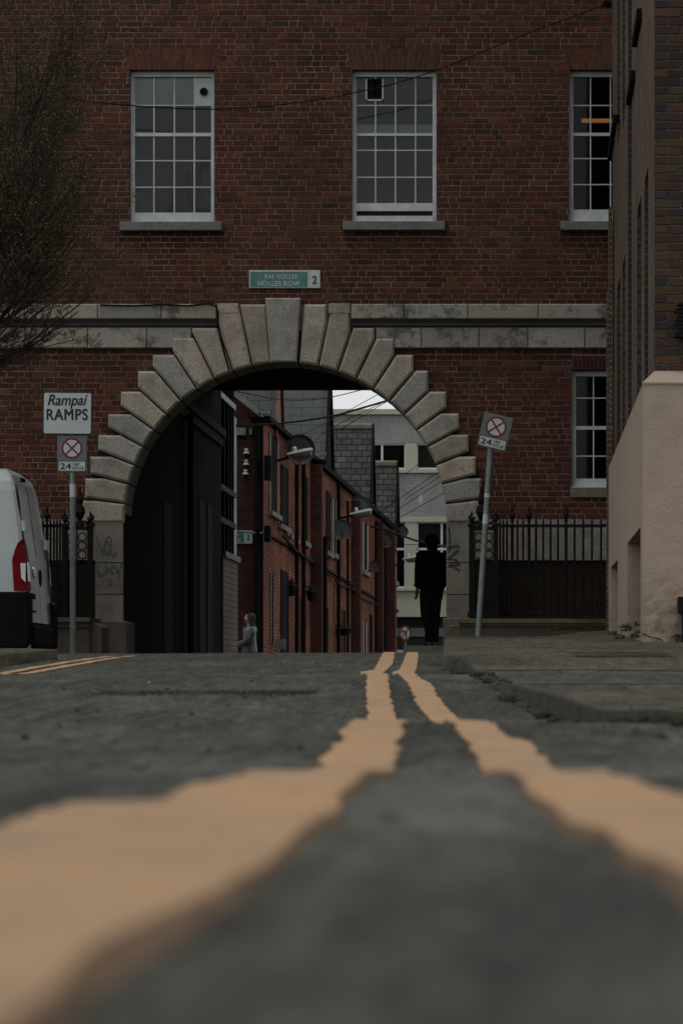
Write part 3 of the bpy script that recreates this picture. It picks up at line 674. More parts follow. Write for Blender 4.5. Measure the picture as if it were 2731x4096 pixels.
W4 = window(1313, 1507, 850, 1120, (1363,1410,1458), (912,1046), (977,985), 1098, 190, blind=None)
for x0, x1, ya, yb in ((277,511,511,531),(788,1022,510,530),(1287,1521,510,530)):
    m = MB(); m.prism([(WX(x0), WZ(yb)), (WX(x1), WZ(yb)), (WX(x1), WZ(ya)), (WX(x0), WZ(ya))], FY-.12, FY+.12, (.15,.155,.14), .006); part(m, 'window_sill', M['granite'], B)
m = MB(); m.prism([(WX(1309), WZ(1143)), (WX(1511), WZ(1143)), (WX(1511), WZ(1120)), (WX(1309), WZ(1120))], FY-.04, FY+.12, (.16,.13,.10), .006); part(m, 'window_sill', M['granite'], B)
# black cable clipped along the string course
m = MB(); m.tube([P(x, y, FY-.15) for x, y in ((230,700),(300,702),(380,699),(430,702),(478,697),(496,702),(500,715),(501,745),(506,775),(516,815),(527,850))], .012, 6); part(m, 'cable', M['black'], B)
# passage behind the arch
XL, XR, YB, ZC = WX(287), WX(1024), 54.0, 4.9
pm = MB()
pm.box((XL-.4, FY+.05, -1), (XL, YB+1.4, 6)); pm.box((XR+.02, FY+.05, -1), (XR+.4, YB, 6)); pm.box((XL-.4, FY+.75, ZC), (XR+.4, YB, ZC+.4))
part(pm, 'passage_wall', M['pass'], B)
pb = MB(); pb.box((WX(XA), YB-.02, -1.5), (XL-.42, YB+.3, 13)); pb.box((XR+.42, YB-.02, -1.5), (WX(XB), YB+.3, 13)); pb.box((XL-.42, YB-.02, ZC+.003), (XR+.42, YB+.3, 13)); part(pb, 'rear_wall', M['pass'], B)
rf = MB(); rf.box((WX(XA), FY+.41, 13.2), (WX(XB), YB+.3, 13.5)); rf.box((WX(XA)-.3, FY+.1, -1.5), (WX(XA), YB, 13.2)); rf.box((WX(XB), FY+.1, -1.5), (WX(XB)+.3, YB, 13.2)); part(rf, 'roof', M['slate'], B)
cn = MB(); cn.box((XL, 47, 4.17), (XL+.10, YB+1.3, 4.30)); cn.box((XL, 47, 4.02), (XL+.05, YB+1.3, 4.17)); part(cn, 'cornice', M['black'], B)
for ya, yb, zt in ((46.5, 47.6, 2.6), (51.6, 52.5, 2.9), (52.9, 53.7, 2.9)):
    dd = MB(); dd.box((XL, ya, -.2), (XL+.012, yb, zt)); part(dd, 'door', M['black'], B)
dp = MB(); dp.tube([(XL+.09, 49.4, -.2), (XL+.09, 49.4, 4.1)], .045, 8); part(dp, 'downpipe', M['black'], B)
# graffiti strokes
def strokes(name, m, lines, w, Y, parent):
    g = MB()
    for ln in lines:
        pts = []
        for i in range(len(ln)-1):
            for t in range(4):
                a = ln[max(i-1, 0)]; b = ln[i]; c = ln[i+1]; d = ln[min(i+2, len(ln)-1)]; t_ = t/4
                pts.append(tuple(.5*(2*b[j]+(c[j]-a[j])*t_+(2*a[j]-5*b[j]+4*c[j]-d[j])*t_**2+(3*b[j]-a[j]-3*c[j]+d[j])*t_**3) for j in (0, 1)))
        pts.append(ln[-1]); W_ = [Vector((WX(p[0]), WZ(p[1]))) for p in pts]
        for p, q in zip(W_, W_[1:]):
            d = (q-p)
            if d.length < 1e-4: continue
            n = Vector((-d.y, d.x)).normalized()*w/2; e = d.normalized()*w*.25
            g.face([(v.x, Y, v.y) for v in (p-n-e, q-n+e, q+n+e, p+n-e)]); Y -= .00002
    part(g, name, m, parent)
strokes('graffiti', M['grafd'], [[(1031,1212),(1033,1240),(1032,1268)], [(1029,1258),(1045,1256),(1055,1257)], [(1028,1263),(1050,1253)], [(1028,1285),(1053,1266),(1040,1272)], [(1028,1285),(1050,1288),(1030,1300)], [(1030,1302),(1055,1297),(1050,1295)], [(1036,1298),(1055,1312)]], .022, FY-.104, B)
strokes('graffiti', M['grafb'], [[(224,1235),(232,1258),(238,1275)], [(237,1272),(246,1240),(256,1236),(256,1262),(248,1274),(243,1262),(250,1245),(262,1278),(270,1268)], [(225,1300),(228,1318),(236,1322),(248,1305)], [(243,1300),(262,1318)], [(262,1300),(245,1320)], [(266,1300),(272,1315),(282,1296)], [(275,1312),(276,1330)], [(250,1336),(256,1332)], [(252,1345),(260,1342)]], .022, FY-.104, B)
# ================================================================ street name plate and traffic signs
def plane_text(par, name, m, body, x0, x1, ybase, ytop, Y, **k):
    return part(text_mesh(body, WZ(ytop, Y)-WZ(ybase, Y), (WX(x0, Y), Y, WZ(ybase, Y)), (1, 0, 0), (0, 0, 1), width=WX(x1, Y)-WX(x0, Y), **k), name, m, par)
S = thing('street_sign', 'green and white street name plate with district 2, above the arch keystone', 'street sign', P(653, 640, 41.96))
Yn = 41.955
m = MB(); m.prism([(WX(x, Yn), WZ(y, Yn)) for x, y in ((572,661),(735,661),(735,620),(572,620))], Yn, FY-.004, None, .004); part(m, 'plate', M['enamel'], S)
m = MB(); m.box((WX(574.5, Yn), Yn-.004, WZ(658.5, Yn)), (WX(706, Yn), Yn+.002, WZ(623.5, Yn))); part(m, 'name_panel', M['teal'], S)
plane_text(S, 'lettering', M['enamel'], 'RAE HOLLES', 608, 682, 639.5, 629.5, Yn-.006, bold=.03, spacing=1.2)
plane_text(S, 'lettering', M['enamel'], 'HOLLES ROW', 592, 688, 656, 645, Yn-.006, bold=.025, spacing=1.1)
plane_text(S, 'lettering', mat('dark_green_letters', (.04,.07,.06)), '2', 717, 727, 651, 633, Yn-.006, bold=.03)
def signpost(label, xb, yb, xt, yt, Y, plates, rot, r=.036):
    T = thing('traffic_sign', label, 'traffic sign', P(xb, yb, Y), group=None)
    m = MB(); m.tube([P(xb-(xt-xb)*.01, yb+14, Y), P(lerp(xb, xt, .5), lerp(yb, yt, .5), Y), P(xt, yt, Y)], r, 14); part(m, 'pole', M['galv'], T)
    m = MB(); a, b = Vector((xb, yb)), Vector((xt, yt))
    for f, l_ in ((.60, .05), (.74, .02)):
        p, q = a.lerp(b, f), a.lerp(b, f+l_); m = MB(); m.tube([P(p.x, p.y, Y), P(q.x, q.y, Y)], r+.0015, 14); part(m, 'sticker', M['signwhite'], T)
    return T
def rot2(x, z, c, a): ca, sa = math.cos(a), math.sin(a); return (c[0]+(x-c[0])*ca-(z-c[1])*sa, c[1]+(x-c[0])*sa+(z-c[1])*ca)
def restriction(T, cx, cy, w, h, ang, Y):
    """grey clearway plate: red ring with cross, 24 Uair HOUR panel; sizes in survey units"""
    u = Y/F0; c = (WX(cx, Y), WZ(cy, Y)); R = lambda x, z: rot2(c[0]+x*u, c[1]+z*u, c, ang); Yf = Y-.045
    m = MB(); m.prism([R(p[0], p[1]) for p in rrect(-w/2, w/2, -h/2, h/2, 1.5, 2)], Yf, Yf+.004); pl = part(m, 'plate', M['signgrey'], T)
    cz = h/2-29; rr = 24
    disc = lambda r: [R(r*math.cos(t*math.pi/20), cz+r*math.sin(t*math.pi/20)) for t in range(40)]
    m = MB(); m.prism(disc(rr), Yf-.002, Yf-.0003); part(m, 'red_ring', M['signred'], pl)
    m = MB(); m.prism(disc(rr-4.6), Yf-.0035, Yf-.0018); part(m, 'disc', M['signwhite'], pl)
    for s_ in (1, -1):
        m = MB(); L = rr-3; t = 2.0; e = [(-L, -t), (L, -t), (L, t), (-L, t)]; a = math.radians(45*s_)
        m.prism([R(p[0]*math.cos(a)-p[1]*math.sin(a), cz+p[0]*math.sin(a)+p[1]*math.cos(a)) for p in e], Yf-.0050-.0004*s_, Yf-.0035); part(m, 'red_bar', M['signred'], pl)
    z0, z1 = -h/2+1.5, -h/2+26
    m = MB(); m.prism([R(*p) for p in rrect(-w/2+1.5, w/2-1.5, z0, z1, 3, 3)], Yf-.002, Yf-.0003); part(m, 'time_panel_border', M['signblack'], pl)
    m = MB(); m.prism([R(*p) for p in rrect(-w/2+3.2, w/2-3.2, z0+1.7, z1-1.7, 2.4, 3)], Yf-.0032, Yf-.0018); part(m, 'time_panel', M['signwhite'], pl)
    X = (math.cos(ang), 0, math.sin(ang)); Z = (-math.sin(ang), 0, math.cos(ang))
    def tx(b, x, z, hh, ww, **k): q = R(x, z); part(text_mesh(b, hh*u, (q[0], Yf-.0045, q[1]), X, Z, width=ww*u, **k), 'lettering', M['signblack'], pl)
    k = w/67
    tx('24', -w/2+6.5, z0+5.5, 13.5, 25*k, bold=.035); tx('HOUR', -w/2+35*k, z0+4.5, 7, 26*k, bold=.02, spacing=1.1); tx('Uair', -w/2+35.5*k, z0+14.2, 7, 16.5*k, shear=.3, bold=.015)
T = signpost('upright grey pole with a square RAMPS plate over a no-stopping sign, beside the van', 167.5, 1500, 167, 903, 39.5, None, 0)
restriction(T, 166.5, 1043, 67, 84, 0, 39.5)
Yr = 39.45; m = MB(); u = Yr/F0; c = (WX(155, Yr), WZ(949, Yr)); an = math.radians(-.6)
m.prism([rot2(c[0]+p[0]*u, c[1]+p[1]*u, c, an) for p in rrect(-57, 57, -49.5, 49.5, 5, 4)], Yr-.006, Yr, None, .001); rp = part(m, 'warning_plate', M['signblack'], T)
m = MB(); m.prism([rot2(c[0]+p[0]*u, c[1]+p[1]*u, c, an) for p in rrect(-54, 54, -46.5, 46.5, 4, 4)], Yr-.009, Yr-.0055); part(m, 'plate_face', M['signwhite'], rp)
plane_text(rp, 'lettering', M['signblack'], 'RAMPS', 107.5, 201, 964, 939, Yr-.012, bold=.030, spacing=1.1)
plane_text(rp, 'lettering', M['signblack'], 'Rampaí', 110, 202, 930, 906, Yr-.012, bold=.022, shear=.28)
T2 = signpost('leaning grey pole with a tilted no-stopping sign, in front of the right railings', 1097, 1463, 1126, 1030, 38.8, None, 0)
restriction(T2, 1136.5, 992, 67, 80, math.radians(-13.5), 38.8)
# ================================================================ overhead cable and bracket
cb = MB(); pts = [(-200,175),(0,212),(120,222),(230,235),(320,243),(420,249),(500,250),(620,243),(760,224),(900,193),(1010,158),(1120,113),(1230,68),(1320,35),(1398,6)]
cb.tube([P(x, y, 41.2) for x, y in pts], .008, 6, cap=False)
o = cb.build('overhead_cable', M['iron']); tag(o, 'thin black cable sagging across the brick front between the upper windows', 'cable')
bk = MB(); bk.tube([P(1386, 10, 41.2), P(1402, 2, 41.0), P(1414, 4, 40.6)], .03, 6); bk.obox(P(1395, 8, 41.1), (.05,.02,0), (0,.03,.01), (.01,0,.045)); bk.tube([P(1380, 16, 41.15), P(1400, 10, 41.1), P(1412, 24, 40.8)], .012, 6)
tag(bk.build('cable_bracket', M['iron']), 'tangled black cable bracket at the top corner of the brown building', 'bracket')
# ================================================================ railings
def finial(m, x, y, Y, s=1.):
    p = P(x, y, Y); m.lathe(p, [(.012*s, 0), (.03*s, .02*s), (.018*s, .04*s), (.042*s, .085*s), (.03*s, .13*s), (.012*s, .15*s), (.022*s, .17*s), (.004*s, .23*s)], 8)
def pedestal(label, xs, cols, topx, Y, flip):
    T = thing('railing_pedestal', label, 'iron pedestal', P(xs[0], 1415, Y))
    for i, x in enumerate(xs):
        for dY in (0, .34):
            m = MB(); w = .032; a, b = P(x, 1416, Y+dY), P(x, 1206, Y+dY); m.bar(a, b, .062 if i else .07, .06); m.obox(a+Vector((0,0,.02)), (.055,0,0), (0,.05,0), (0,0,.03)); m.obox(b, (.05,0,0), (0,.045,0), (0,0,.02)); part(m, 'post', M['iron'], T)
    for dY in (0, .34):
        m = MB()
        for y_ in (1214, 1409): m.bar(P(xs[0], y_, Y+dY), P(xs[-1], y_, Y+dY), .035, .045)
        for x in cols:
            for k in range(9):
                c = P(x, 1233+k*20.6, Y+dY); r = .049
                m.tube([c+Vector((r*math.cos(t*math.pi/8), 0, r*math.sin(t*math.pi/8))) for t in range(17)], .0085, 5, cap=False)
                if k < 8:
                    for s_ in (-1, 1):
                        for e in (-1, 1): m.bar(c+Vector((s_*.03, 0, -.058)), c+Vector((s_*.075, 0, -.058+e*.03)), .009)
            for s_ in (-1, 1): m.bar(P(x+s_*12.5, 1212, Y+dY), P(x+s_*12.5, 1410, Y+dY), .012)
        part(m, 'ring_panel', M['iron'], T)
    for x in (xs[0], xs[-1]): m = MB(); m.bar(P(x, 1214, Y), P(x, 1214, Y+.34), .035); m.bar(P(x, 1409, Y), P(x, 1409, Y+.34), .035); part(m, 'rail', M['iron'], T)
    m = MB(); c = P(topx, 1200, Y+.17)
    m.lathe(c, [(.06, -.06), (.045, .0), (.03, .03), (.05, .08), (.075, .13), (.06, .2), (.03, .23), (.045, .26), (.05, .30), (.03, .36), (.014, .39), (.02, .42), (.003, .47)], 12); part(m, 'urn', M['iron'], T)
    for s_, x in ((-1, xs[0]), (1, xs[-1])):
        m = MB(); e = P(x, 1198, Y+.05); q = c+Vector((s_*.05, 0, .02)); pts = []
        for t in range(15):
            f = t/14; pts.append(q.lerp(e, f)+Vector((0, 0, -.05*math.sin(math.pi*f)+.05*f)))
        for t in range(10):
            a = t*.55; pts.append(e+Vector((s_*(.035*math.sin(a)), 0, .05+.035*math.cos(a)))*1.0)
        m.tube(pts, .014, 6); finial(m, x, 1206, Y, .8); part(m, 'scroll', M['iron'], T)
    return T
pedestal('ornate black iron pedestal of rings with an urn, left of the arch', (149, 208), (165, 189), 183, 41.1, 1)
pedestal('ornate black iron pedestal of rings with an urn, right of the arch', (1083, 1138), (1098, 1122), 1105, 41.1, -1)
def railing(label, bx, orn, Y0, sgn, x_end):
    T = thing('railings', label, 'railings', P(bx[0], 1415, 41))
    Y = Y0; px = bx[0]; top = []; bot = []
    for i, x in enumerate(bx):
        dx = abs(x-px)/F0*Y; Y -= sgn*math.sqrt(max(0, .118**2-dx**2)) if i else 0; px = x
        big = x in orn; m = MB(); r = .014 if not big else .02
        ty = 1190 if not big else 1196
        m.tube([P(x, 1417, Y), P(x, ty+16, Y), P(x, ty+8, Y), P(x, ty-3, Y)], [r, r, r*.9, .002], 6)
        if big: finial(m, x, 1200, Y, .95); m.obox(P(x, 1208, Y), (.03,0,0), (0,.03,0), (0,0,.012))
        part(m, 'bar', M['iron'], T); top.append(P(x, 1208, Y)); bot.append(P(x, 1408, Y))
    e = x_end
    top.append(P(e, 1206, Y)); bot.append(P(e, 1407, Y))
    for pp in (top, bot):
        m = MB()
        for a, b in zip(pp, pp[1:]): m.bar(a, b+(b-a)*.05, .014, .04)
        part(m, 'rail', M['iron'], T)
    L = len(bot)
    for a, b in zip(bot[L//2:], bot[L//2+1:]):
        m = MB(); q = (a+b)/2; m.tube([q, q+Vector((0, 0, .09)), q+Vector((0, 0, .19))], [.009, .009, .001], 5); part(m, 'dog_bar', M['iron'], T)
    return T
railing('curved black iron railings on a mossy plinth, right of the arch', (1148,1155.5,1164,1176,1188,1201,1214.6,1231,1247,1264,1281,1299.5,1319,1339,1359,1380), (1176,1214.6,1299.5), 41.75, 1, 1398)
railing('black iron railings behind the white van, left of the arch', (138,131,124,116,108,99,88,76,62,46,28,8,-14,-36,-58), (108,28), 41.6, 1, -80)
Yp = 40.72
T = thing('railing_plinth', 'low granite plinth stained with yellow-green moss, under the right railings', 'stone plinth', P(1225, 1465, Yp))
m = MB(); m.prism([(WX(x, Yp+.1), WZ(y, Yp+.1)) for x, y in ((1030,1480),(1400,1480),(1400,1436),(1030,1436))], Yp+.08, 41.9, (.12,.105,.075), .008); part(m, 'wall', M['graniteD'], T)
m = MB()
for ya, yb, pr in ((1421, 1424, .05), (1424, 1431, 0), (1431, 1438, .04)): m.box((WX(1052+pr*100, Yp), Yp+pr, WZ(yb, Yp)), (WX(1402, Yp), 41.9, WZ(ya, Yp)))
part(m, 'coping', mat('mossy_coping', (.15,.13,.085), .9, .35, 3, .3, 60, .5, stain=((.06,.055,.015), 3, .46, .7)), T)
T = thing('railing_plinth', 'tall dark granite plinth behind the grey pole, under the left railings', 'stone plinth', P(150, 1500, Yp))
m = MB(); m.prism([(WX(x, Yp+.1), WZ(y, Yp+.1)) for x, y in ((-80,1530),(193,1530),(205,1524),(205,1440),(-80,1440))], Yp+.08, 41.9, None, .008); part(m, 'wall', M['graniteD'], T)
m = MB()
for ya, yb, pr in ((1418, 1421, .05), (1421, 1428, 0), (1428, 1441, .05)): m.box((WX(-80, Yp), Yp+pr, WZ(yb, Yp)), (WX(206-pr*60, Yp), 41.9, WZ(ya, Yp)))
part(m, 'coping', M['graniteD'], T)
m = MB(); m.prism([(WX(x, Yp+.3), WZ(y, Yp+.3)) for x, y in ((205,1530),(232,1530),(232,1440),(222,1432),(205,1428))], Yp+.35, 41.9, None, .008); part(m, 'end_block', M['graniteD'], T)
# ================================================================ pink ramp wall and brown brick building on the right
T = thing('ramp_wall', 'pink rough-rendered wall with two tall recesses, at the right edge of the pavement', 'wall', (0, 0, 0))
YPn, XPn, YPf = 27.0, 276/F0*27.0, 37.8
m = MB(); D = .42; zt = 2.505
ylo = [(YPn, 27.55), ]
def xwall(m, x, ya, yb, za, zb, col=None, mi=0):          # wall patch facing -X
    m.face([(x, yb, za), (x, ya, za), (x, ya, zb), (x, yb, zb)], col, mi)
op = [(27.55, 31.05, 1.315, .36), (34.2, 36.9, 1.28, .50)]
edges = [YPn]+[v for o_ in op for v in o_[:2]]+[YPf]
for i in range(0, len(edges)-1):
    a, b = edges[i], edges[i+1]
    if i % 2 == 0: xwall(m, XPn, a, b, .1, zt)
    else:
        zo = op[i//2][2]; zl_ = op[i//2][3]; xwall(m, XPn, a, b, zo, zt); xwall(m, XPn, a, b, .1, zl_)
        m.face([(XPn, a, zo), (XPn+D, a, zo), (XPn+D, b, zo), (XPn, b, zo)]); m.face([(XPn, b, zl_), (XPn+D, b, zl_), (XPn+D, b, zo), (XPn, b, zo)])
        m.face([(XPn, a, zo), (XPn+D, a, zo), (XPn+D, a, zl_), (XPn, a, zl_)]); m.face([(XPn+D, a, zl_), (XPn+D, a, zo), (XPn+D, b, zo), (XPn+D, b, zl_)]); m.face([(XPn, a, zl_), (XPn, b, zl_), (XPn+D, b, zl_), (XPn+D, a, zl_)])
nx, nz = 40, 60                                           # front face as a lumpy render skin
for i in range(nx):
    for j in range(nz):
        def q(i, j):
            X = lerp(XPn, 3.2, i/nx); Z = lerp(.1, zt, j/nz); e = 0 if i == 0 or j == nz else noise.noise(Vector((X*5, Z*5, 2)))*.004+noise.noise(Vector((X*14, Z*14, 0)))*.010*sstep(1.1, .5, Z)
            return (X, YPn+e, Z)
        m.face([q(i, j), q(i+1, j), q(i+1, j+1), q(i, j+1)])
m.face([(XPn, YPf, .1), (3.2, YPf, .1), (3.2, YPf, zt), (XPn, YPf, zt)])
part(m, 'wall', M['pink'], T, merge=True)
m = MB(); XB_, YB_ = 303/F0*27.6, 27.6; zc = 2.66
m.face([(XPn-.004, YPn-.008, zt), (3.2, YPn-.008, zt), (3.2, YB_, zc), (XB_, YB_, zc)]); m.face([(XPn-.004, YPf, zt), (XPn-.004, YPn-.008, zt), (XB_, YB_, zc), (XB_, YPf, zc)])
m.face([(XPn-.004, YPn-.008, zt-.012), (3.2, YPn-.008, zt-.012), (3.2, YPn-.008, zt), (XPn-.004, YPn-.008, zt)])
part(m, 'sloping_top', M['pink'], T)
strk = MB(); pts = [(1472,1456),(1480,1457),(1492,1463),(1505,1465),(1516,1468),(1524,1476),(1526,1490)]
strk.tube([P(x, y, YPn-.008) for x, y in pts], .0035, 4); part(strk, 'crack', M['black'], T)
T = thing('brown_building', 'brown brick building with tall vertical slots above the pink wall', 'building', (0, 0, 0))
m = MB(); rnd = random.Random(5); bagN = [c for c, n in (((.050,.031,.022), 5), ((.066,.040,.026), 4), ((.036,.028,.026), 4), ((.034,.029,.026), 1), ((.075,.042,.025), 2)) for _ in range(n)]
z = zc-.02; r = 0
while z < 6.6:
    x = XB_-.0; k = r % 2; 
    while x < 2.9:
        L = .1125 if (k % 2 == 0 and x < XB_+.05) else .225
        if rnd.random() < .1 and x > XB_+.2: L = .1125
        c = tuple(v*rnd.uniform(.85, 1.15) for v in rnd.choice(bagN)); addbrick(m, x+.004 if x > XB_+.01 else x, x+L-.006, z+.006, z+.069, 27.6, c, rnd, .003, .007); x += L; k += 1
    z += .075; r += 1
part(m, 'brick_wall', M['rbrickN'], T)
m = MB(); m.face([(XB_+.002, 27.604, 0), (4, 27.604, 0), (4, 27.604, 12), (XB_+.002, 27.604, 12)]); m.box((4, 27.7, 0), (4.2, 40.3, 12)); m.box((XB_, 40.32, 0), (4.2, 40.6, 12)); part(m, 'mortar_bed', M['rmortar'], T)
m = MB(); m.box((XB_, 27.6, 12), (4.2, 40.6, 12.2)); part(m, 'roof', M['slate'], T)
def YX(x): return F0*XB_/(x-PX)
slots = [(1480,1488,[(382,2000)]), (1463,1472,[(448,2000)]), (1442,1450,[(-1500,2000)]), (1429,1435.5,[(583,2000),(-1500,262)]), (1417,1424,[(632,2000),(-1500,300)])]
m = MB(); jm = MB(); cur = 27.6
for xa, xb, sp in slots:                                  # xb nearer, xa farther
    Yn_, Yf_ = YX(xb), YX(xa); xwall(m, XB_, cur, Yn_, 0, 12); dd = .14
    ym = (Yn_+Yf_)/2; zs = []
    for t_, b_ in sp:
        z1 = min(12, (PY-t_)/F0*Yn_); z0 = max(0, (PY-b_)/F0*Yn_); zs.append((z0, z1))
    zs.sort(); z = 0
    for z0, z1 in zs:
        if z0 > z: xwall(m, XB_, Yn_, Yf_, z, z0)
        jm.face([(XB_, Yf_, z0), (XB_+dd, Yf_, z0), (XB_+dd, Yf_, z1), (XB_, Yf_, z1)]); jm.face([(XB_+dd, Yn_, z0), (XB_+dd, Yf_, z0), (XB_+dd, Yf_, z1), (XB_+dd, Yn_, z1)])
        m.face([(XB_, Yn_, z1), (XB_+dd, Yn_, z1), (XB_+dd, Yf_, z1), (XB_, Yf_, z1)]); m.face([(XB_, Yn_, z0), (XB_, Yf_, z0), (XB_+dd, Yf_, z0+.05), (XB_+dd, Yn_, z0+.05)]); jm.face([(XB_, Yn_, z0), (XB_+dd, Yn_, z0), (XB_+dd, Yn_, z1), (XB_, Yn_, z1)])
        z = z1
    if z < 12: xwall(m, XB_, Yn_, Yf_, z, 12)
    cur = Yf_
xwall(m, XB_, cur, 40.35, 0, 12)
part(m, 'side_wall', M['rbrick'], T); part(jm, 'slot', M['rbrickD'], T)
for (xa, xb, y0, y1) in ((1462, 1474, 18, 100), (1448, 1459, 160, 240), (1410, 1417, 262, 330), (1403, 1411, 300, 380)):
    m = MB(); Yn_, Yf_ = YX(xb), YX(xa); z1 = (PY-y0)/F0*Yn_; zb = z1-(y1-y0)*.28/F0*Yn_; m.box((XB_-.05, Yn_, zb), (XB_+.03, Yf_, z1)); part(m, 'slot_sill', M['vanblack'], T)
m = MB(); m.box((WX(1393, 37.9), 37.82, .3), (WX(1398, 37.9), 38.1, 4.6)); m.box((WX(1398, 40.), 39.9, 2.6), (WX(1405, 40.), 40.3, 5.9)); part(m, 'quoin', M['rbrick'], T)
m = MB(); m.box((WX(1556, 26.9), 26.72, WZ(1408, 26.9)), (2.2, 26.99, WZ(1372, 26.9))); m.box((WX(1566, 26.9), 26.75, .2), (2.2, 26.98, WZ(1408, 26.9)))
tag(m.build('utility_box', M['iron']), 'dark metal box low against the pink wall', 'metal box')
def sprig(name, label, c, n, R, seed):
    rnd = random.Random(seed); m = MB(); c = Vector(c)
    for k in range(n):
        a = rnd.uniform(0, 6.28); el = rnd.uniform(.1, 1.3); d = Vector((math.cos(a)*math.cos(el), -abs(math.sin(a))*math.cos(el)*.6, math.sin(el))); L = R*rnd.uniform(.5, 1)
        p = c.copy()
        for j in range(6):
            q = p+d*L/6+Vector((0, 0, -.006*j)); sd = d.cross(Vector((0, 1, 0))).normalized()*.012*(1-j/8)
            m.face([p-sd*.2, p+sd, q+sd*.8, q-sd], rnd.choice([(.03,.045,.02),(.02,.03,.015),(.04,.05,.02)])); p = q
    tag(m.build(name, M['leaf']), label, 'plant')
sprig('weed_plant', 'dark green weed at the foot of the pink wall beside the metal box', P(1553, 1462, 26.95), 16, .10, 2)
sprig('weed_plant', 'small leafy plant sprouting at the near corner of the recess in the ramp wall', P(1402, 1436, 37.6), 10, .09, 3)
T = thing('wall_bracket', 'black iron bracket with leafy scrolls, high on the brown brick wall', 'bracket', P(1566, 745, 27.5))
m = MB()
for i in range(9):
    a = P(1568, 700+i*9, 27.5); m.obox(a+Vector((-.012*(i % 3), -.05, 0)), (.05, 0, .008*(i % 2)), (0, .04, 0), (.01, 0, .012))
m.obox(P(1562, 775, 27.5), (.05, 0, -.01), (0, .04, 0), (0, 0, .012)); part(m, 'bracket', M['iron'], T)
# ================================================================ parked van
YN, YF = 37.0, 38.95; YM = (YN+YF)/2
V = thing('parked_van', 'white panel van with red tail lights, parked at the left edge', 'van', (-8.6, YM, .0))
def xrear(z): return interp([(.2,-5.70),(.62,-5.72),(1.0,-5.745),(1.45,-5.775),(1.9,-5.84),(2.2,-5.885),(2.36,-5.93),(2.47,-6.05)], z)
def halfw(z): return interp([(.2,.93),(.5,.97),(1.1,.975),(1.5,.955),(2.0,.90),(2.25,.865),(2.38,.80),(2.46,.62),(2.49,.0)], z)
zsv = [.34,.6,1.0,1.2,1.45,1.7,1.9,2.05,2.2,2.3,2.38,2.43,2.47]
stations = [0, .03, .10, .25, 1.0, 2.0, 3.0, 3.7, 4.3, 4.8, 5.3, 5.6, 5.75]
m = MB(); rings = []
for si, s_ in enumerate(stations):
    top = interp([(0,2.47),(3.7,2.49),(4.3,2.40),(4.8,1.75),(5.3,1.35),(5.6,1.15),(5.75,.8)], s_)
    wk = interp([(0,.955),(.03,.985),(.10,1),(4.3,1),(5.3,.93),(5.75,.75)], s_); L = []
    for z in zsv:
        zz = .34+(z-.34)*(top-.34)/(2.47-.34); L.append((xrear(z)-s_, halfw(z)*wk, zz))
    rings.append([(x, YM-w, z) for x, w, z in L]+[(x, YM+w, z) for x, w, z in reversed(L)])
m.loft(rings, cap=True, close=True); part(m, 'body', M['vanpaint'], V, merge=True, smooth=False)
def rp_(f, z, out=.0): w = halfw(z)*.955; return Vector((xrear(z)+out, YM+f*w, z))   # point on the rear face, f=-1 near .. 1 far
def rpatch(mb, f0, f1, z0, z1, out=.006, n=6):
    for i in range(n):
        za, zb = lerp(z0, z1, i/n), lerp(z0, z1, (i+1)/n)
        g = lambda f, z: rp_(f if not callable(f) else f(z), z, out)
        mb.face([g(f0, za), g(f1, za), g(f1, zb), g(f0, zb)])
for f0, f1, nm in ((-.86, -.015, 'door'), (.015, .86, 'door')):
    m = MB(); rpatch(m, f0, f1, .66, 1.40, .016); rpatch(m, f0+.03, f1-.0, 1.44, 1.93, .005); rpatch(m, f0+.03, f1, 1.97, 2.30, .010)
    for f in (f0, f1): m.face([rp_(f, .66, .0), rp_(f, .66, .016), rp_(f, 1.4, .016), rp_(f, 1.4, .0)])
    m.face([rp_(f0, 1.40, .016), rp_(f1, 1.40, .016), rp_(f1, 1.44, .005), rp_(f0, 1.44, .005)]); m.face([rp_(f0, 1.93, .005), rp_(f1, 1.93, .005), rp_(f1, 1.97, .010), rp_(f0, 1.97, .010)])
    d_ = part(m, nm, M['vandoor'], V)
m = MB(); rpatch(m, -.80, .80, .6, 2.28, .002, 10); part(m, 'door_gap', M['vanblack'], V)
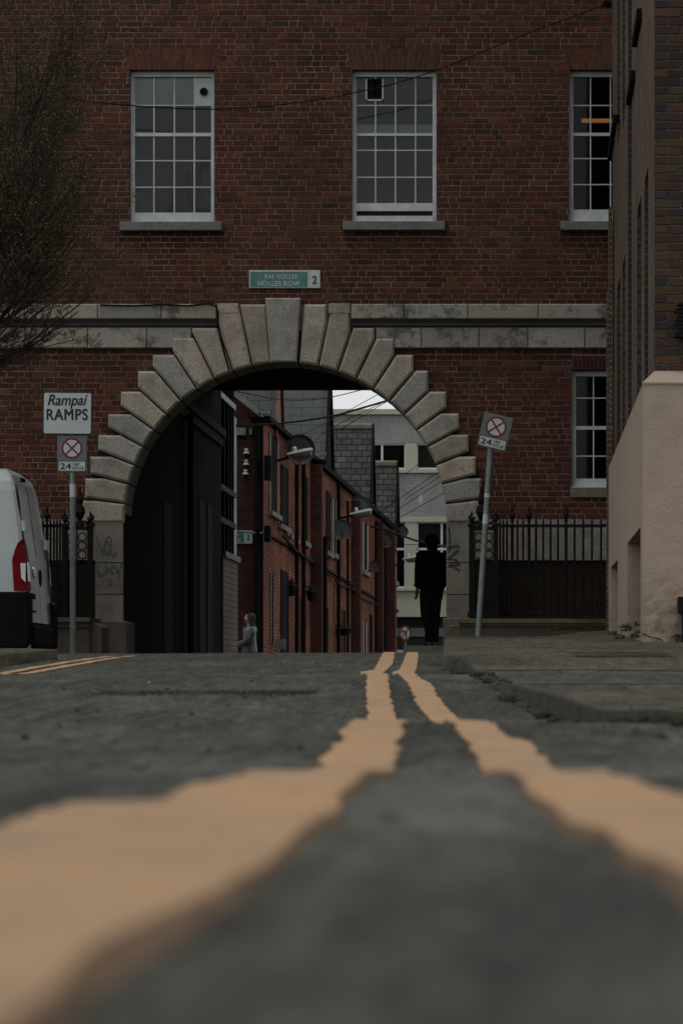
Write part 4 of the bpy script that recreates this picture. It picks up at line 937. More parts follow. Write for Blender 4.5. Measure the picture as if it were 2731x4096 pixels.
for s_ in (-1, 1):
    m = MB()
    fn0 = lambda z, s_=s_: s_*(1.0-.0*(z)); 
    prof = [(1.02, .80), (1.2, .80), (1.38, .82), (1.50, .86), (1.58, .93), (1.62, .985)]
    for (za, fa), (zb, fb) in zip(prof, prof[1:]): m.face([rp_(s_*fa, za, .03), rp_(s_*1.015, za, .02), rp_(s_*1.015, zb, .02), rp_(s_*fb, zb, .03)])
    if s_ < 0:
        for (za, fa), (zb, fb) in zip(prof, prof[1:]):
            la, lb = .15*(1-max(0, (za-1.38)/.24))**.5 if za < 1.62 else 0, .15*(1-max(0, (zb-1.38)/.24))**.5 if zb < 1.62 else 0
            a_, b_ = rp_(-1.015, za, .02), rp_(-1.015, zb, .02); m.face([(a_.x, a_.y-.022, za), (a_.x-la, YM-halfw(za)-.022, za), (b_.x-lb, YM-halfw(zb)-.022, zb), (b_.x, b_.y-.022, zb)])
    tl = part(m, 'tail_light', M['vanred'], V)
    m = MB(); m.face([rp_(s_*.82, 1.12, .034), rp_(s_*.985, 1.14, .028), rp_(s_*.985, 1.36, .028), rp_(s_*.84, 1.36, .034)]); 
    if s_ < 0: a_ = rp_(-1.0, 1.25, .02); m.face([(a_.x, YM-halfw(1.2)-.03, 1.12), (a_.x-.05, YM-halfw(1.2)-.03, 1.17), (a_.x-.06, YM-halfw(1.3)-.03, 1.34), (a_.x, YM-halfw(1.3)-.03, 1.34)])
    part(m, 'reversing_lens', M['chrome'], tl)
m = MB(); m.lathe(rp_(-.42, 1.26, .018), [(.075, 0), (.075, .012), (.06, .018), (.0, .02)], 20, (1, 0, 0)); part(m, 'badge', M['chrome'], V)
m = MB(); m.lathe(rp_(.12, 1.20, .017), [(.10, 0), (.10, .008), (.0, .009)], 20, (1, 0, 0)); part(m, 'door_handle', M['vanblack'], V)
m = MB(); rpatch(m, -.9, -.45, .78, 1.0, .03, 2); part(m, 'plate_recess', M['vanblack'], V)
m = MB(); rpatch(m, -.80, -.42, .80, .93, .036, 1); part(m, 'number_plate', M['signwhite'], V)
for f, z in ((-.93, 1.78), (.9, 1.62), (.9, .86)):
    m = MB(); c = rp_(f, z, .03); m.obox(c, (.02, 0, 0), (.0, .09 if f > 0 else .04, 0), (0, 0, .06)); m.tube([c+Vector((.02, 0, -.03)), c+Vector((.02, 0, -.09))], .012, 6); part(m, 'hinge', M['vanpaint'], V)
m = MB(); m.obox(rp_(.0, 2.36, .0), (.012, 0, 0), (0, .12, 0), (0, 0, .022)); part(m, 'brake_light', M['vanblack'], V)
m = MB()
for x0, x1, ya, yb, z0, z1 in ((-6.5, -5.70, YN-.035, YN+.25, .36, 1.01), (-5.95, -5.665, YN+.2, YF+.03, .33, .64), (-11.4, -6.5, YN-.03, YN+.1, .36, .52), (-5.85, -5.66, YF-.25, YF+.03, .36, .92)):
    m.prism([(x0, z0), (x1-.03, z0), (x1, z0+.06), (x1, z1-.05), (x1-.03, z1), (x0, z1)], ya, yb, None, .02)
part(m, 'bumper', M['vanblack'], V)
m = MB(); m.box((-11.3, YN+.1, .2), (-5.8, YF-.1, .36)); part(m, 'underbody', M['vanblack'], V)
m = MB(); yy = YN-.006
for pts in ([(-6.08, 1.25), (-6.08, 1.28), (-6.02, 1.95), (-6.02, 1.9)],):
    pass
for z0, z1 in ((1.36, 1.375), (2.02, 2.035)): m.box((-8.9, YM-halfw(z0)-.008, z0), (-6.08, YM-halfw(z0)+.02, z1))
for x in (-8.9, -6.09): m.face([(x, YM-halfw(1.36)-.008, 1.36), (x+.015, YM-halfw(1.36)-.008, 1.36), (x+.015, YM-halfw(2.03)-.008, 2.03), (x, YM-halfw(2.03)-.008, 2.03)])
part(m, 'side_panel_rib', M['vanpaint'], V)
m = MB(); m.box((-7.4, YN-.02, 1.17), (-6.1, YN+.02, 1.21)); part(m, 'door_rail', M['vanblack'], V)
for x in (-6.75, -10.6):
    for yv in (YN+.02, YF-.24):
        m = MB(); m.lathe((x, yv, .33), [(.20, .02), (.33, 0), (.345, .04), (.345, .18), (.33, .22), (.2, .2)], 24, (0, 1, 0)); wh = part(m, 'wheel', M['tyre'], V)
        m = MB(); m.lathe((x, yv, .33), [(.205, .0), (.19, .03), (.05, .01)], 18, (0, 1, 0)); part(m, 'rim', M['galv'], wh)
# ================================================================ tree at the left
TR = thing('street_tree', 'slender tree with fine upswept branches and small new leaves, at the left edge', 'tree', (-6.2, 34.5, 0))
rnd = random.Random(9); tb = MB(); br = MB(); lf = MB()
tx, ty = -6.35, 34.5
tb.tube([(tx-.05, ty, -.1), (tx-.03, ty, .8), (tx, ty, 1.8), (tx+.03, ty, 3.3)], [.13, .11, .10, .075], 10)
LC = [(.075,.062,.018),(.10,.070,.020),(.055,.052,.018),(.12,.075,.022),(.045,.045,.015),(.09,.085,.03)]
def leafat(p, d):
    for _ in range(rnd.choice((1, 2, 2, 3))):
        a = Vector((rnd.gauss(0, 1), rnd.gauss(0, 1), rnd.gauss(0, 1)+.5)).normalized(); b = a.orthogonal().normalized(); b.rotate(Matrix.Rotation(rnd.uniform(0, 6.28), 3, a)); L = rnd.uniform(.014, .030); w = L*.33; q = p+Vector((rnd.gauss(0, .01), rnd.gauss(0, .01), rnd.gauss(0, .01)))
        lf.face([q, q+a*L*.5+b*w, q+a*L, q+a*L*.5-b*w], rnd.choice(LC))
def grow(p, d, L, r, lvl):
    n = max(4, int(L/.09)); pts = [p.copy()]; dirs = [d.copy()]
    for i in range(n):
        d = (d+Vector((rnd.gauss(0, .045), rnd.gauss(0, .045), rnd.gauss(0, .035)+.016))).normalized(); p = p+d*L/n; pts.append(p.copy()); dirs.append(d.copy())
    R = [lerp(r, r*.28, i/n) for i in range(n+1)]
    br.tube(pts, R, 5 if r > .012 else 3, cap=False)
    if lvl < 3:
        k = int({0: 19, 1: 13, 2: 9}[lvl]*L/{0: 3.2, 1: 1.5, 2: .7}[lvl])
        for j in range(k):
            f = rnd.uniform(.18 if lvl else .10, .97); i = min(n-1, int(f*n)); q = pts[i].lerp(pts[i+1], rnd.random()); dd = dirs[i]
            ax = dd.orthogonal().normalized(); ax.rotate(Matrix.Rotation(rnd.uniform(0, 6.28), 3, dd)); nd = dd.copy(); nd.rotate(Matrix.Rotation(rnd.uniform(.30, .62), 3, ax))
            nd = (nd+Vector((0, 0, .10))).normalized(); grow(q, nd, L*rnd.uniform(.36, .52)*(1.1-.5*f), R[i]*.55, lvl+1)
    if lvl >= 2:
        for i in range(1, n+1):
            if rnd.random() < (.46 if lvl == 3 else .3): leafat(pts[i], dirs[i])
base = Vector((tx+.02, ty, 3.0))
for k, (a, e, L) in enumerate([(0.05,22,1.9),(.3,29,2.1),(-.2,36,2.5),(.35,40,2.5),(-.3,30,2.2),(-.15,52,3.1),(.5,47,2.6),(-.1,46,2.7),(-.55,49,2.7),(.15,56,3.3),(-.25,63,3.9),(.8,58,3.7),(.0,74,4.4),(2.6,45,2.6),(3.3,50,2.8),(-2.6,40,2.4),(1.7,50,2.6),(-1.6,50,2.6),(3.0,70,4.0)]):
    e = math.radians(e); grow(base+Vector((0, 0, .12*k/4)), Vector((math.cos(a)*math.cos(e), math.sin(a)*math.cos(e), math.sin(e))), L*.96, .024, 0)
part(tb, 'trunk', M['bark'], TR); part(br, 'branches', M['bark'], TR); part(lf, 'crown', M['leaf'], TR)
print('leaves', len(lf.f), 'branch faces', len(br.f))
# ================================================================ the lane behind the arch
def HY(x): return 66848./(1618.-x)                        # house fronts: vertical plane running down the lane
def HP(x, y, out=0.):                                     # point of that plane (out = metres towards the lane)
    Y = HY(x); p = P(x, y, Y); return Vector((p.x+out, p.y, p.z))
def gy(x): return 983+.858*(x-637)
def sy(x): return 1240+.596*(x-637)
def hbox(m, x0, x1, y0, y1, out, inn=.05, ref=None):      # slab standing proud of the house fronts; x0<x1 survey units, y0<y1 at x0
    Ya, Yb = HY(x0), HY(x1); sl = -.036*(Yb-Ya)
    def c(x, y, o, dz=0): p = P(x, y, HY(x)); return Vector((p.x+o, p.y, p.z+dz))
    a0, a1 = c(x0, y0, 0), c(x0, y1, 0); b = c(x1, y0, 0)
    z0t, z0b = a0.z, a1.z; z1t, z1b = z0t+sl, z0b+sl
    V = [(a0.x-inn, Ya, z0b), (a0.x+out, Ya, z0b), (b.x+out, Yb, z1b), (b.x-inn, Yb, z1b), (a0.x-inn, Ya, z0t), (a0.x+out, Ya, z0t), (b.x+out, Yb, z1t), (b.x-inn, Yb, z1t)]
    for q in ((3,2,1,0),(4,5,6,7),(0,1,5,4),(1,2,6,5),(2,3,7,6),(3,0,4,7)): m.face([V[i] for i in q])
HX = [605, 727, 817, 873, 911]                            # party lines of the terrace
desc = ['nearest red brick terrace house in the lane, with plain grey slate gables','second red brick terrace house, below the worn slate gable with orange lichen','third red brick terrace house down the lane, with white-edged windows','last narrow red brick house, beside the white gatepost and round sign']
houses = []
for i in range(4):
    x0, x1 = HX[i], HX[i+1]; Ya, Yb = HY(x0), HY(x1); T = thing('terrace_house', desc[i], 'house', (HP(x0, 1500).x, Ya, 0), group='brick houses along the lane')
    m = MB(); a, b = HP(x0, gy(x0)), HP(x1, gy(x1))
    m.face([(a.x, Ya, -3), (b.x, Yb, -3), tuple(b), tuple(a)]); m.face([(a.x-9, Ya, -3), (a.x, Ya, -3), tuple(a), (a.x-9, Ya, a.z)]); m.face([(b.x, Yb, -3), (b.x-9, Yb, -3), (b.x-9, Yb, b.z), tuple(b)])
    part(m, 'wall', M['alley'], T)
    m = MB(); m.face([tuple(a), tuple(b), (b.x-3.5, Yb, b.z+2.4), (a.x-3.5, Ya, a.z+2.4)]); m.face([tuple(a), (a.x-3.5, Ya, a.z+2.4), (a.x-7, Ya, a.z)]); m.face([tuple(b), (b.x-7, Yb, b.z), (b.x-3.5, Yb, b.z+2.4)]); m.face([(a.x-7, Ya, a.z), (a.x-3.5, Ya, a.z+2.4), (b.x-3.5, Yb, b.z+2.4), (b.x-7, Yb, b.z)])
    part(m, 'roof', M['slate2' if i else 'slate'], T)
    m = MB(); hbox(m, x0+1, x1-1, gy(x0+1)-2, gy(x0+1)+9, .13); part(m, 'gutter', M['black'], T)
    m = MB(); hbox(m, x0+4, x1-1, sy(x0+4)-1, sy(x0+4)+5, .07); part(m, 'string_course', M['dark'], T)
    houses.append(T)
# cross gables: slate slope facing the arch, dark gable end over the lane
def gable(T, xv, ye, yr, depth, rise, mt, ridge='ridge', gm='black', ov=.25):
    Y0 = HY(xv); p = P(xv, ye, Y0); X = p.x+0.0; z0 = p.z; Yr = Y0+depth; z1 = z0+rise
    m = MB(); L = 9
    m.face([(X-L, Y0, z0), (X, Y0, z0), (X+.0, Yr, z1), (X-L, Yr, z1)]); m.face([(X, Y0+2*depth, z0), (X-L, Y0+2*depth, z0), (X-L, Yr, z1), (X, Yr, z1)])
    m.face([(X, Y0, z0-.06), (X-L, Y0, z0-.06), (X-L, Y0, z0), (X, Y0, z0)][::-1])
    r = part(m, 'gable_roof', M[mt], T)
    m = MB(); m.tube([(X-L, Yr, z1+.01), (X+.02, Yr, z1+.01)], .10, 6); part(m, 'ridge_tiles', M[ridge], r)
    m = MB(); m.face([(X-.02, Y0, z0), (X-.02, Y0+2*depth, z0), (X-.02, Yr, z1)])
    for (ya, za), (yb, zb) in (((Y0-.12, z0-.2), (Yr, z1+.03)), ((Y0+2*depth+.12, z0-.2), (Yr, z1+.03))): m.bar((X+.02, ya, za), (X+.02, yb, zb), .05, .24, up=(0, .5, 1))
    part(m, 'bargeboard', M[gm], r)
g1 = gable(houses[0], 632, 985, 0, 1.15, 2.6, 'slate', 'slate', 'timber')
gable(houses[0], 748, 1062, 0, 1.45, 2.6, 'slate', 'slate')
gable(houses[1], 850, 1145, 0, 1.35, 2.05, 'slate2'); gable(houses[3], 908, 1212, 0, 1.2, 1.95, 'slate2')
# brick piers on the fronts (dark ends face the arch), downpipes, windows, doors
def hpart(i, name, m, mt): return part(m, name, M[mt], houses[i])
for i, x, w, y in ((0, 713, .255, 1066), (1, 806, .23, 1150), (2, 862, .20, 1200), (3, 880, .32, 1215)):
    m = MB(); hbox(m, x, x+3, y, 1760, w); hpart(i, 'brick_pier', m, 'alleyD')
m = MB(); p = HP(716, 1066); m.lathe(p+Vector((.18, -.05, -.10)), [(.06, 0), (.09, .06), (.17, .12), (.18, .2)], 10); hpart(0, 'rain_hopper', m, 'black')
m = MB(); m.obox(HP(727, 1045)+Vector((.1, -.1, 0)), (.12, 0, .02), (0, .1, 0), (0, 0, .04)); hpart(0, 'lead_valley', m, 'galv')
for i, x, y0, r in ((0, 672, 1020, .045), (0, 688, 1020, .05), (1, 769, 1110, .05), (1, 790, 1150, .035), (2, 856, 1196, .045), (3, 877, 1225, .05)):
    m = MB(); m.tube([HP(x, y0, .09), HP(x, 1620, .09)], r, 8); o = hpart(i, 'downpipe', m, 'black')
def hwin(i, x0, x1, y0, y1, fr='white', wd=.09, name='window', sill=True, inner='glassD', arch=True):
    """window or door set in the front: pale reveal edge at the near side, dark glazing, projecting sill"""
    m = MB(); hbox(m, x0, x1, y0, y1, .012); W = hpart(i, name, m, 'black')
    m = MB(); Ya, Yb = HY(x0), HY(x1); n = (x1-x0); k = clamp(wd/(Yb-Ya), .12, .45)*n
    hbox(m, x0, x0+k, y0+2, y1, .028); hbox(m, x1-k*.9, x1, y0+2+.858*n, y1+.45*n, .026); part(m, 'frame', M[fr], W)
    if sill:
        for xx in (x0-2, x1-2): pass
        m = MB(); hbox(m, x0-1.5, x1+1, y1, y1+11, .10); part(m, 'sill', M['granite2'], W)
    return W
for i, x0, x1, y0, y1, fr, s in (
    (0,617,637,992,1172,'granite2',True), (0,644,660,1064,1205,'black',True), (0,692,704,1085,1240,'black',True),
    (1,733,738,1112,1262,'black',True), (1,748,757,1125,1265,'black',True), (1,763,770,1142,1270,'white',True), (2,808,814,1170,1298,'white',True), (2,832,843,1195,1308,'white',True), (3,899,908,1262,1330,'white',True),
    (0,619,628,1316,1478,'granite2',False), (0,644,661,1308,1640,'black',False), (0,690,698,1367,1640,'granite2',False), (1,733,741,1385,1640,'black',False), (1,746,753,1395,1640,'timber',False), (1,784,792,1400,1640,'timber',False), (2,833,840,1420,1640,'white',False), (2,848,853,1410,1640,'black',False)):
    hwin(i, x0, x1, y0, y1, fr, name='window' if s or y1 < 1500 else 'door', sill=s)
for k, (x, y) in enumerate(((638,1206),(653,1222),(662,1229),(678,1242),(868,1354),(882,1360))):
    m = MB(); hbox(m, x-1, x+3, y-4, y+7, .09); hpart(0 if k < 4 else 3, 'bracket_stone', m, 'granite2')
m = MB(); m.tube([HP(x, sy(x)+dy, .10) for x, dy in ((640,-10),(655,-2),(668,6),(672,6),(690,8),(712,10),(745,16),(760,14),(770,26),(782,20),(800,16),(820,26),(848,20),(870,16))], .03, 6); hpart(0, 'cable', m, 'iron')
m = MB(); m.obox(HP(633, 1480, .10), (.10, 0, 0), (0, .09, 0), (0, 0, .11)); hpart(0, 'meter_box', m, 'granite2')
m = MB(); m.lathe(HP(806, 1390, .3), [(.0, -.05), (.03, -.03), (.03, .02), (.0, .05)], 8); hpart(1, 'wall_bell', m, 'ridge')
for x, y in ((836, 1238), (848, 1420)): pass
# end wall of the first house, facing the arch
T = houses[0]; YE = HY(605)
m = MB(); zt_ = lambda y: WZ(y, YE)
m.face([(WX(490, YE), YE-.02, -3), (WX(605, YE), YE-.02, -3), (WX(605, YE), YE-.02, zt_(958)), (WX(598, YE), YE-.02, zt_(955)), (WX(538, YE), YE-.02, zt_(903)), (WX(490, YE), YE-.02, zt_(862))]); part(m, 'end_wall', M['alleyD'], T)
m = MB(); m.bar(P(500, 872, YE-.1), P(604, 956, YE-.1), .12, .10); m.obox(P(594, 950, YE-.15), (.10, 0, -.07), (0, .08, 0), (0, 0, .03)); m.obox(P(606, 948, YE-.15), (.10, 0, .02), (0, .08, 0), (0, 0, .035)); part(m, 'lead_flashing', M['galv'], T)
m = MB(); m.box(P(584, 965, YE-.12), P(603.5, 1640, YE-.02)); m.lathe(P(594, 972, YE-.2), [(.08, -.1), (.12, 0), (.22, .12)], 8); m.tube([P(591, 968, YE-.18), P(591, 1640, YE-.18)], .055, 8); part(m, 'downpipe', M['black'], T)
m = MB(); m.box(P(536, 982, YE-.14), P(565, 1000, YE-.02)); part(m, 'conduit_box', M['galv'], T); m = MB(); m.box(P(572, 984, YE-.12), P(580, 998, YE-.02)); part(m, 'junction_box', M['galv'], T)
for x, y in ((566, 1036), (565.5, 1062), (564, 1084)):
    m = MB(); m.lathe(P(x, y, YE-.08), [(.07, -.05), (.06, -.02), (.035, -.01), (.045, .02), (.04, .05), (.0, .06)], 10); part(m, 'insulator', M['enamel'], T)
m = MB(); m.box(P(577, 1462, YE-.13), P(583, 1480, YE-.02)); part(m, 'notice', M['signwhite'], T)
for ya, yb in ((1046, 1104), (1207, 1245)):
    m = MB(); m.box(P(606, ya, YE-.35), P(624 if ya < 1100 else 623, yb, YE-.05)); part(m, 'service_box', M['vanblack'], T)
m = MB(); m.tube([P(x, y, YE-.2) for x, y in ((545,1221),(570,1223),(600,1225),(610,1216),(618,1214))], .02, 6); part(m, 'conduit', M['galv'], T)
S = thing('street_sign', 'half-hidden green and white street name plate in the lane, ending in CE', 'street sign', P(558, 1234, YE-.06)); Yn = YE-.05
m = MB(); m.prism([(WX(x, Yn), WZ(y, Yn)) for x, y in ((500,1249),(580,1249),(580,1219),(500,1219))], Yn-.01, Yn+.02, None, .004); part(m, 'plate', M['enamel'], S)
m = MB(); m.box((WX(501, Yn), Yn-.014, WZ(1247, Yn)), (WX(560, Yn), Yn-.008, WZ(1221, Yn))); part(m, 'name_panel', M['teal'], S)
plane_text(S, 'lettering', M['enamel'], 'CH', 539.5, 547, 1232, 1225, Yn-.016, bold=.03); plane_text(S, 'lettering', M['enamel'], 'CE', 539, 552.5, 1244.5, 1237, Yn-.016, bold=.03)
plane_text(S, 'lettering', mat('dark_letters', (.05,.06,.055)), '2', 567, 572.5, 1240, 1228, Yn-.014, bold=.03)
# left side of the lane: low buff wall with a black glazed screen on it, pale building beyond
XL2 = XL+.03
T = thing('garden_wall', 'low buff brick wall with a stone coping, on the left of the lane', 'wall', (XL2, 56.5, 0))
m = MB(); m.box((XL2-.3, 55.45, -2), (XL2, 58.3, 2.12)); part(m, 'wall', M['ochre'], T); m = MB(); m.box((XL2-.34, 55.42, 2.12), (XL2+.05, 58.36, 2.22)); part(m, 'coping', M['granite2'], T)
T = thing('glazed_screen', 'tall black metal glazed screen standing on the low wall in the lane', 'screen', (XL2, 56.5, 2.2))
for Ya_ in (55.50, 56.55, 57.35, 57.95, 58.35):
    m = MB(); m.bar((XL2-.12, Ya_, 2.22), (XL2-.12, Ya_, 6.5), .09, .09); part(m, 'mullion', M['black'], T)
for zz, mm in ((4.95, 'galv'), (3.35, 'iron'), (2.78, 'iron')):
    m = MB(); m.bar((XL2-.06, 55.5, zz), (XL2-.06, 58.4, zz), .04, .10); part(m, 'transom', M[mm], T)
m = MB(); m.face([(XL2-.12, 55.5, 2.22), (XL2-.12, 58.35, 2.22), (XL2-.12, 58.35, 6.5), (XL2-.12, 55.5, 6.5)]); part(m, 'pane', M['glassC'], T)
T = thing('stucco_building', 'pale stucco building with white mouldings seen through the glazed screen', 'building', (WX(520, 64), 64, 0))
m = MB(); m.box((WX(440, 64), 63, -2), (WX(533, 64), 65, WZ(952, 64))); part(m, 'wall', mat('grey_stucco', (.40,.41,.39)), T)
m = MB()
for y, h in ((950, 12), (962, 10), (1158, 8), (1168, 8)): m.box((WX(440, 64), 62.9, WZ(y+h*.8, 64)), (WX(533.5, 64), 63, WZ(y, 64)))
part(m, 'moulding', M['cream'], T)
m = MB(); m.box((WX(517, 64), 62.97, WZ(1150, 64)), (WX(534, 64), 63, WZ(1060, 64))); part(m, 'window', M['room'], T)
# ---------------------------------------------------------------- cream office block closing the lane
YC = 100.; T = thing('office_building', 'pale cream and grey pebbledashed building closing the end of the lane', 'building', (WX(940, YC), YC, 0))
def cb_(x0, x1, y0, y1, pr=0, dep=.4): m = MB(); m.box((WX(x0, YC), YC-pr, WZ(y1, YC)), (WX(x1, YC), YC+dep, WZ(y0, YC))); return m
part(cb_(640, 1500, 952, 1019), 'wall', M['pebble'], T); part(cb_(640, 1500, 1086, 1187), 'wall', M['pebble'], T)
part(cb_(640, 1500, 940, 952, .12), 'parapet', M['cream'], T); part(cb_(640, 1500, 1187, 1199, .05), 'band', M['cream'], T); part(cb_(640, 1500, 1357, 1417, .0), 'wall', M['cream'], T); part(cb_(640, 1500, 1351, 1357, .1), 'band', M['cream'], T); part(cb_(640, 1500, 1078, 1086, .1), 'band', M['cream'], T)
part(cb_(640, 1500, 1417, 1640, -.3), 'ground_floor', M['room'], T)
m = MB(); m.box((WX(640, YC), YC+.4, -3), (WX(1500, YC), YC+8, WZ(945, YC))); part(m, 'core', M['room'], T)
def owin(x0, x1, y0, y1, mull=(), trans=(), panes=()):
    m = MB(); fw = 3
    for a, b, c, d in [(x0, x0+fw, y0, y1), (x1-fw, x1, y0, y1), (x0, x1, y0, y0+fw), (x0, x1, y1-4, y1)]+[(v-2.5, v+2.5, y0, y1) for v in mull]+[(x0, x1, v-2.5, v+2.5) for v in trans]: m.box((WX(a, YC), YC+.05+.001*(a % 3), WZ(d, YC)), (WX(b, YC), YC+.13, WZ(c, YC)))
    W = part(m, 'window', M['pvc'], T)
    m = MB(); m.box((WX(x0+1, YC), YC+.12, WZ(y1-1, YC)), (WX(x1-1, YC), YC+.125, WZ(y0+1, YC))); part(m, 'pane', M['glass'], W)
    for a, b, c, d, mt in panes: m = MB(); m.box((WX(a, YC), YC+.2, WZ(d, YC)), (WX(b, YC), YC+.22, WZ(c, YC))); part(m, 'curtain', M[mt], W)
for x0, x1, mu in ((830, 931, (877,)), (956, 1040, ()), (1064, 1160, (1112,))): owin(x0, x1, 1019, 1078, mu, (), ((x0, x1, 1019, 1078, 'blind' if x0 == 956 else 'room'), (901, 929, 1056, 1076, 'blindL')) if x0 < 1000 else ((x0, x1, 1019, 1078, 'blind'),))
part(cb_(931, 956, 1019, 1078, .02), 'pier', M['cream'], T); part(cb_(1040, 1064, 1019, 1078, .02), 'pier', M['cream'], T); part(cb_(640, 830, 1019, 1078, .0), 'pier', M['cream'], T)
for x0, x1, mu in ((842, 931, (888,)), (957, 1040, (1014,)), (1064, 1160, (1112,))): owin(x0, x1, 1199, 1351, mu, (1261,), ((x0, x1, 1199, 1242, 'blind'), (x0, x1, 1242, 1351, 'room'), (x0+3, x1-3, 1330, 1349, 'blindL')))
part(cb_(931, 957, 1199, 1351, .02), 'pier', M['cream'], T); part(cb_(1040, 1064, 1199, 1351, .02), 'pier', M['cream'], T); part(cb_(640, 842, 1199, 1351, .0), 'pier', M['cream'], T)
m = MB(); m.box((WX(880, YC), YC+.25, WZ(1462, YC)), (WX(1030, YC), YC+.28, WZ(1442, YC))); part(m, 'shutter', M['signgrey'], T)
m = MB(); m.face([(WX(960, YC), YC-.001, WZ(1150, YC)), (WX(970, YC), YC-.001, WZ(1160, YC)), (WX(969, YC), YC-.001, WZ(1130, YC)), (WX(963, YC), YC-.001, WZ(1135, YC))]); part(m, 'bare_patch', M['cream'], T)
m = MB(); m.box((-4.2, 97.2, -2.2), (-1.5, 97.5, WZ(1493, 97.2))); tag(m.build('low_wall', M['pvc']), 'low white wall at the far end of the lane', 'wall')
T = thing('gatepost', 'white door frame and gatepost at the end of the lane beside the round sign', 'gatepost', P(905, 1500, 95))
m = MB(); m.box(P(903, 1440, 95), P(910, 1600, 95.3)); m.box(P(897, 1438, 94.9), P(911, 1446, 95.3)); part(m, 'frame', M['pvc'], T); m = MB(); m.box(P(880, 1442, 95.1), P(903, 1600, 95.2)); part(m, 'door', M['signgrey'], T)
YS = 93.; S = thing('turn_sign', 'round red-bordered no left turn sign on a short pole at the end of the lane', 'road sign', P(930, 1500, YS))
m = MB(); m.tube([P(930, 1640, YS+.05), P(930, 1440, YS+.05)], .04, 8); part(m, 'pole', M['galv'], S)
def oval(r, k=.74): c = P(930, 1455, YS); return [(c.x+r*k*math.cos(t*math.pi/16), c.z+r*math.sin(t*math.pi/16)) for t in range(32)]
m = MB(); m.prism(oval(.235), YS-.02, YS); part(m, 'red_ring', M['signred'], S); m = MB(); m.prism(oval(.175), YS-.024, YS-.018); part(m, 'disc', M['signwhite'], S)
m = MB(); m.bar(P(933, 1468, YS-.03), P(933, 1450, YS-.03), .03, .008, up=(0,1,0)); m.bar(P(933, 1451, YS-.03), P(924, 1451, YS-.03), .03, .008, up=(0,1,0)); m.face([P(921, 1451, YS-.03), P(925, 1456, YS-.03), P(925, 1446, YS-.03)]); part(m, 'arrow', M['signblack'], S)
m = MB(); m.bar(P(922, 1467, YS-.028), P(938, 1443, YS-.028), .03, .006, up=(0,1,0)); part(m, 'slash', M['signred'], S)
# ---------------------------------------------------------------- satellite dishes and lane lamps
def dish(cx, cy, rx, Y, mt, label, lnb=True, hx=None):
    T = thing('satellite_dish', label, 'satellite dish', P(cx, cy, Y), group='satellite dishes on the house fronts'); r = rx/F0*Y; c = P(cx, cy, Y); ax = Vector((.12, -1, .18)).normalized()
    m = MB(); prof = [(r*k/8, .0) for k in range(1, 9)]; e1 = ax.orthogonal().normalized(); e2 = ax.cross(e1)
    rings = [[c+ax*(-.22*r*(1-(q/r)**2))+q*(math.cos(t*math.pi/14)*e1+math.sin(t*math.pi/14)*e2)*1.0 for t in range(28)] for q in [r*k/8 for k in range(1, 9)]]+[[c+ax*.0-ax*.03+(r*.985)*(math.cos(t*math.pi/14)*e1+math.sin(t*math.pi/14)*e2) for t in range(28)]]
    m.loft(rings); part(m, 'reflector', M[mt], T, merge=True, smooth=False)
    m = MB(); wx = (-9.095+.0569*Y); m.tube([c-ax*.2*r, c-ax*(.2*r+.1)+Vector((-.1, .05, -.1)), Vector((wx, Y+.25, c.z-.15))], .03, 6); part(m, 'wall_arm', M['iron'], T)
    if lnb: m = MB(); m.tube([c-e1*0+Vector((0, 0, -r*.95)), c+ax*r*.85+Vector((0, 0, -r*.25))], .012, 5); m.lathe(c+ax*r*.85+Vector((0, 0, -r*.25)), [(.02, -.05), (.035, 0), (.02, .05)], 8, tuple(ax)); part(m, 'receiver', M['dishg'], T)
dish(688, 1032, 36, 69.5, 'dish', 'largest dark brown satellite dish, behind the nearest street lamp')
dish(824, 1164, 27, 82.5, 'dishg', 'green-grey slotted satellite dish behind the second lamp')
dish(785, 1217, 24.5, 78.5, 'dishg', 'green-grey satellite dish below and left of the second lamp')
dish(885, 1240, 18, 89.0, 'dish', 'dark satellite dish on the far pier of the lane, above the pale lamp head')
dish(860, 1300, 14, 86.5, 'dish', 'smallest dark satellite dish, lowest of the group down the lane')
dish(925, 1221, 13, 95.5, 'dishg', 'grey-green satellite dish at the end of the lane against the cream building')
def lamp(xb, yb, xh, yh, L, H, Y, label, tilt=-.2):
    T = thing('street_lamp', label, 'street lamp', P(xb, yb, Y), group='street lamps on the house fronts'); a, h = P(xb, yb, Y), P(xh, yh, Y); u = Y/F0; hl = L*u/2; t = Vector((math.cos(tilt), 0, -math.sin(tilt)))
    m = MB(); m.tube([a, a.lerp(h, .6)+Vector((0, 0, -.02)), h-t*hl*.9], .028, 8); part(m, 'arm', M['iron'], T)
    up = Vector((-t.z, 0, t.x)); m = MB(); rings = []
    for f, w, th in ((-1, .03, .03), (-.9, .09, .05), (-.4, .14, .06), (.4, .15, .07), (.9, .12, .06), (1, .06, .04)):
        c = h+t*hl*f; rings.append([c+Vector((0, w*math.cos(q*math.pi/6), 0))+up*(th*math.sin(q*math.pi/6)*(1. if q <= 6 else .3)) for q in range(12)])
    m.loft(rings); part(m, 'housing', M['lampg'], T, merge=True)
    m = MB(); rings = []
    for f, w, th in ((-.65, .05, .03), (-.5, .12, .10), (.3, .14, .13), (.8, .12, .12), (.93, .06, .04)):
        c = h+t*hl*f-up*.01; rings.append([c+Vector((0, w*math.cos(q*math.pi/6), 0))+up*(th*math.sin(q*math.pi/6)*(1. if q > 6 else .1)) for q in range(12)])
    m.loft(rings); part(m, 'bowl', M['lampb'], T, merge=True)
    m = MB(); m.lathe(h+t*hl*-.35+up*.05, [(.045, 0), (.05, .07), (.03, .10), (.0, .11)], 8); part(m, 'photocell', M['enamel'], T)
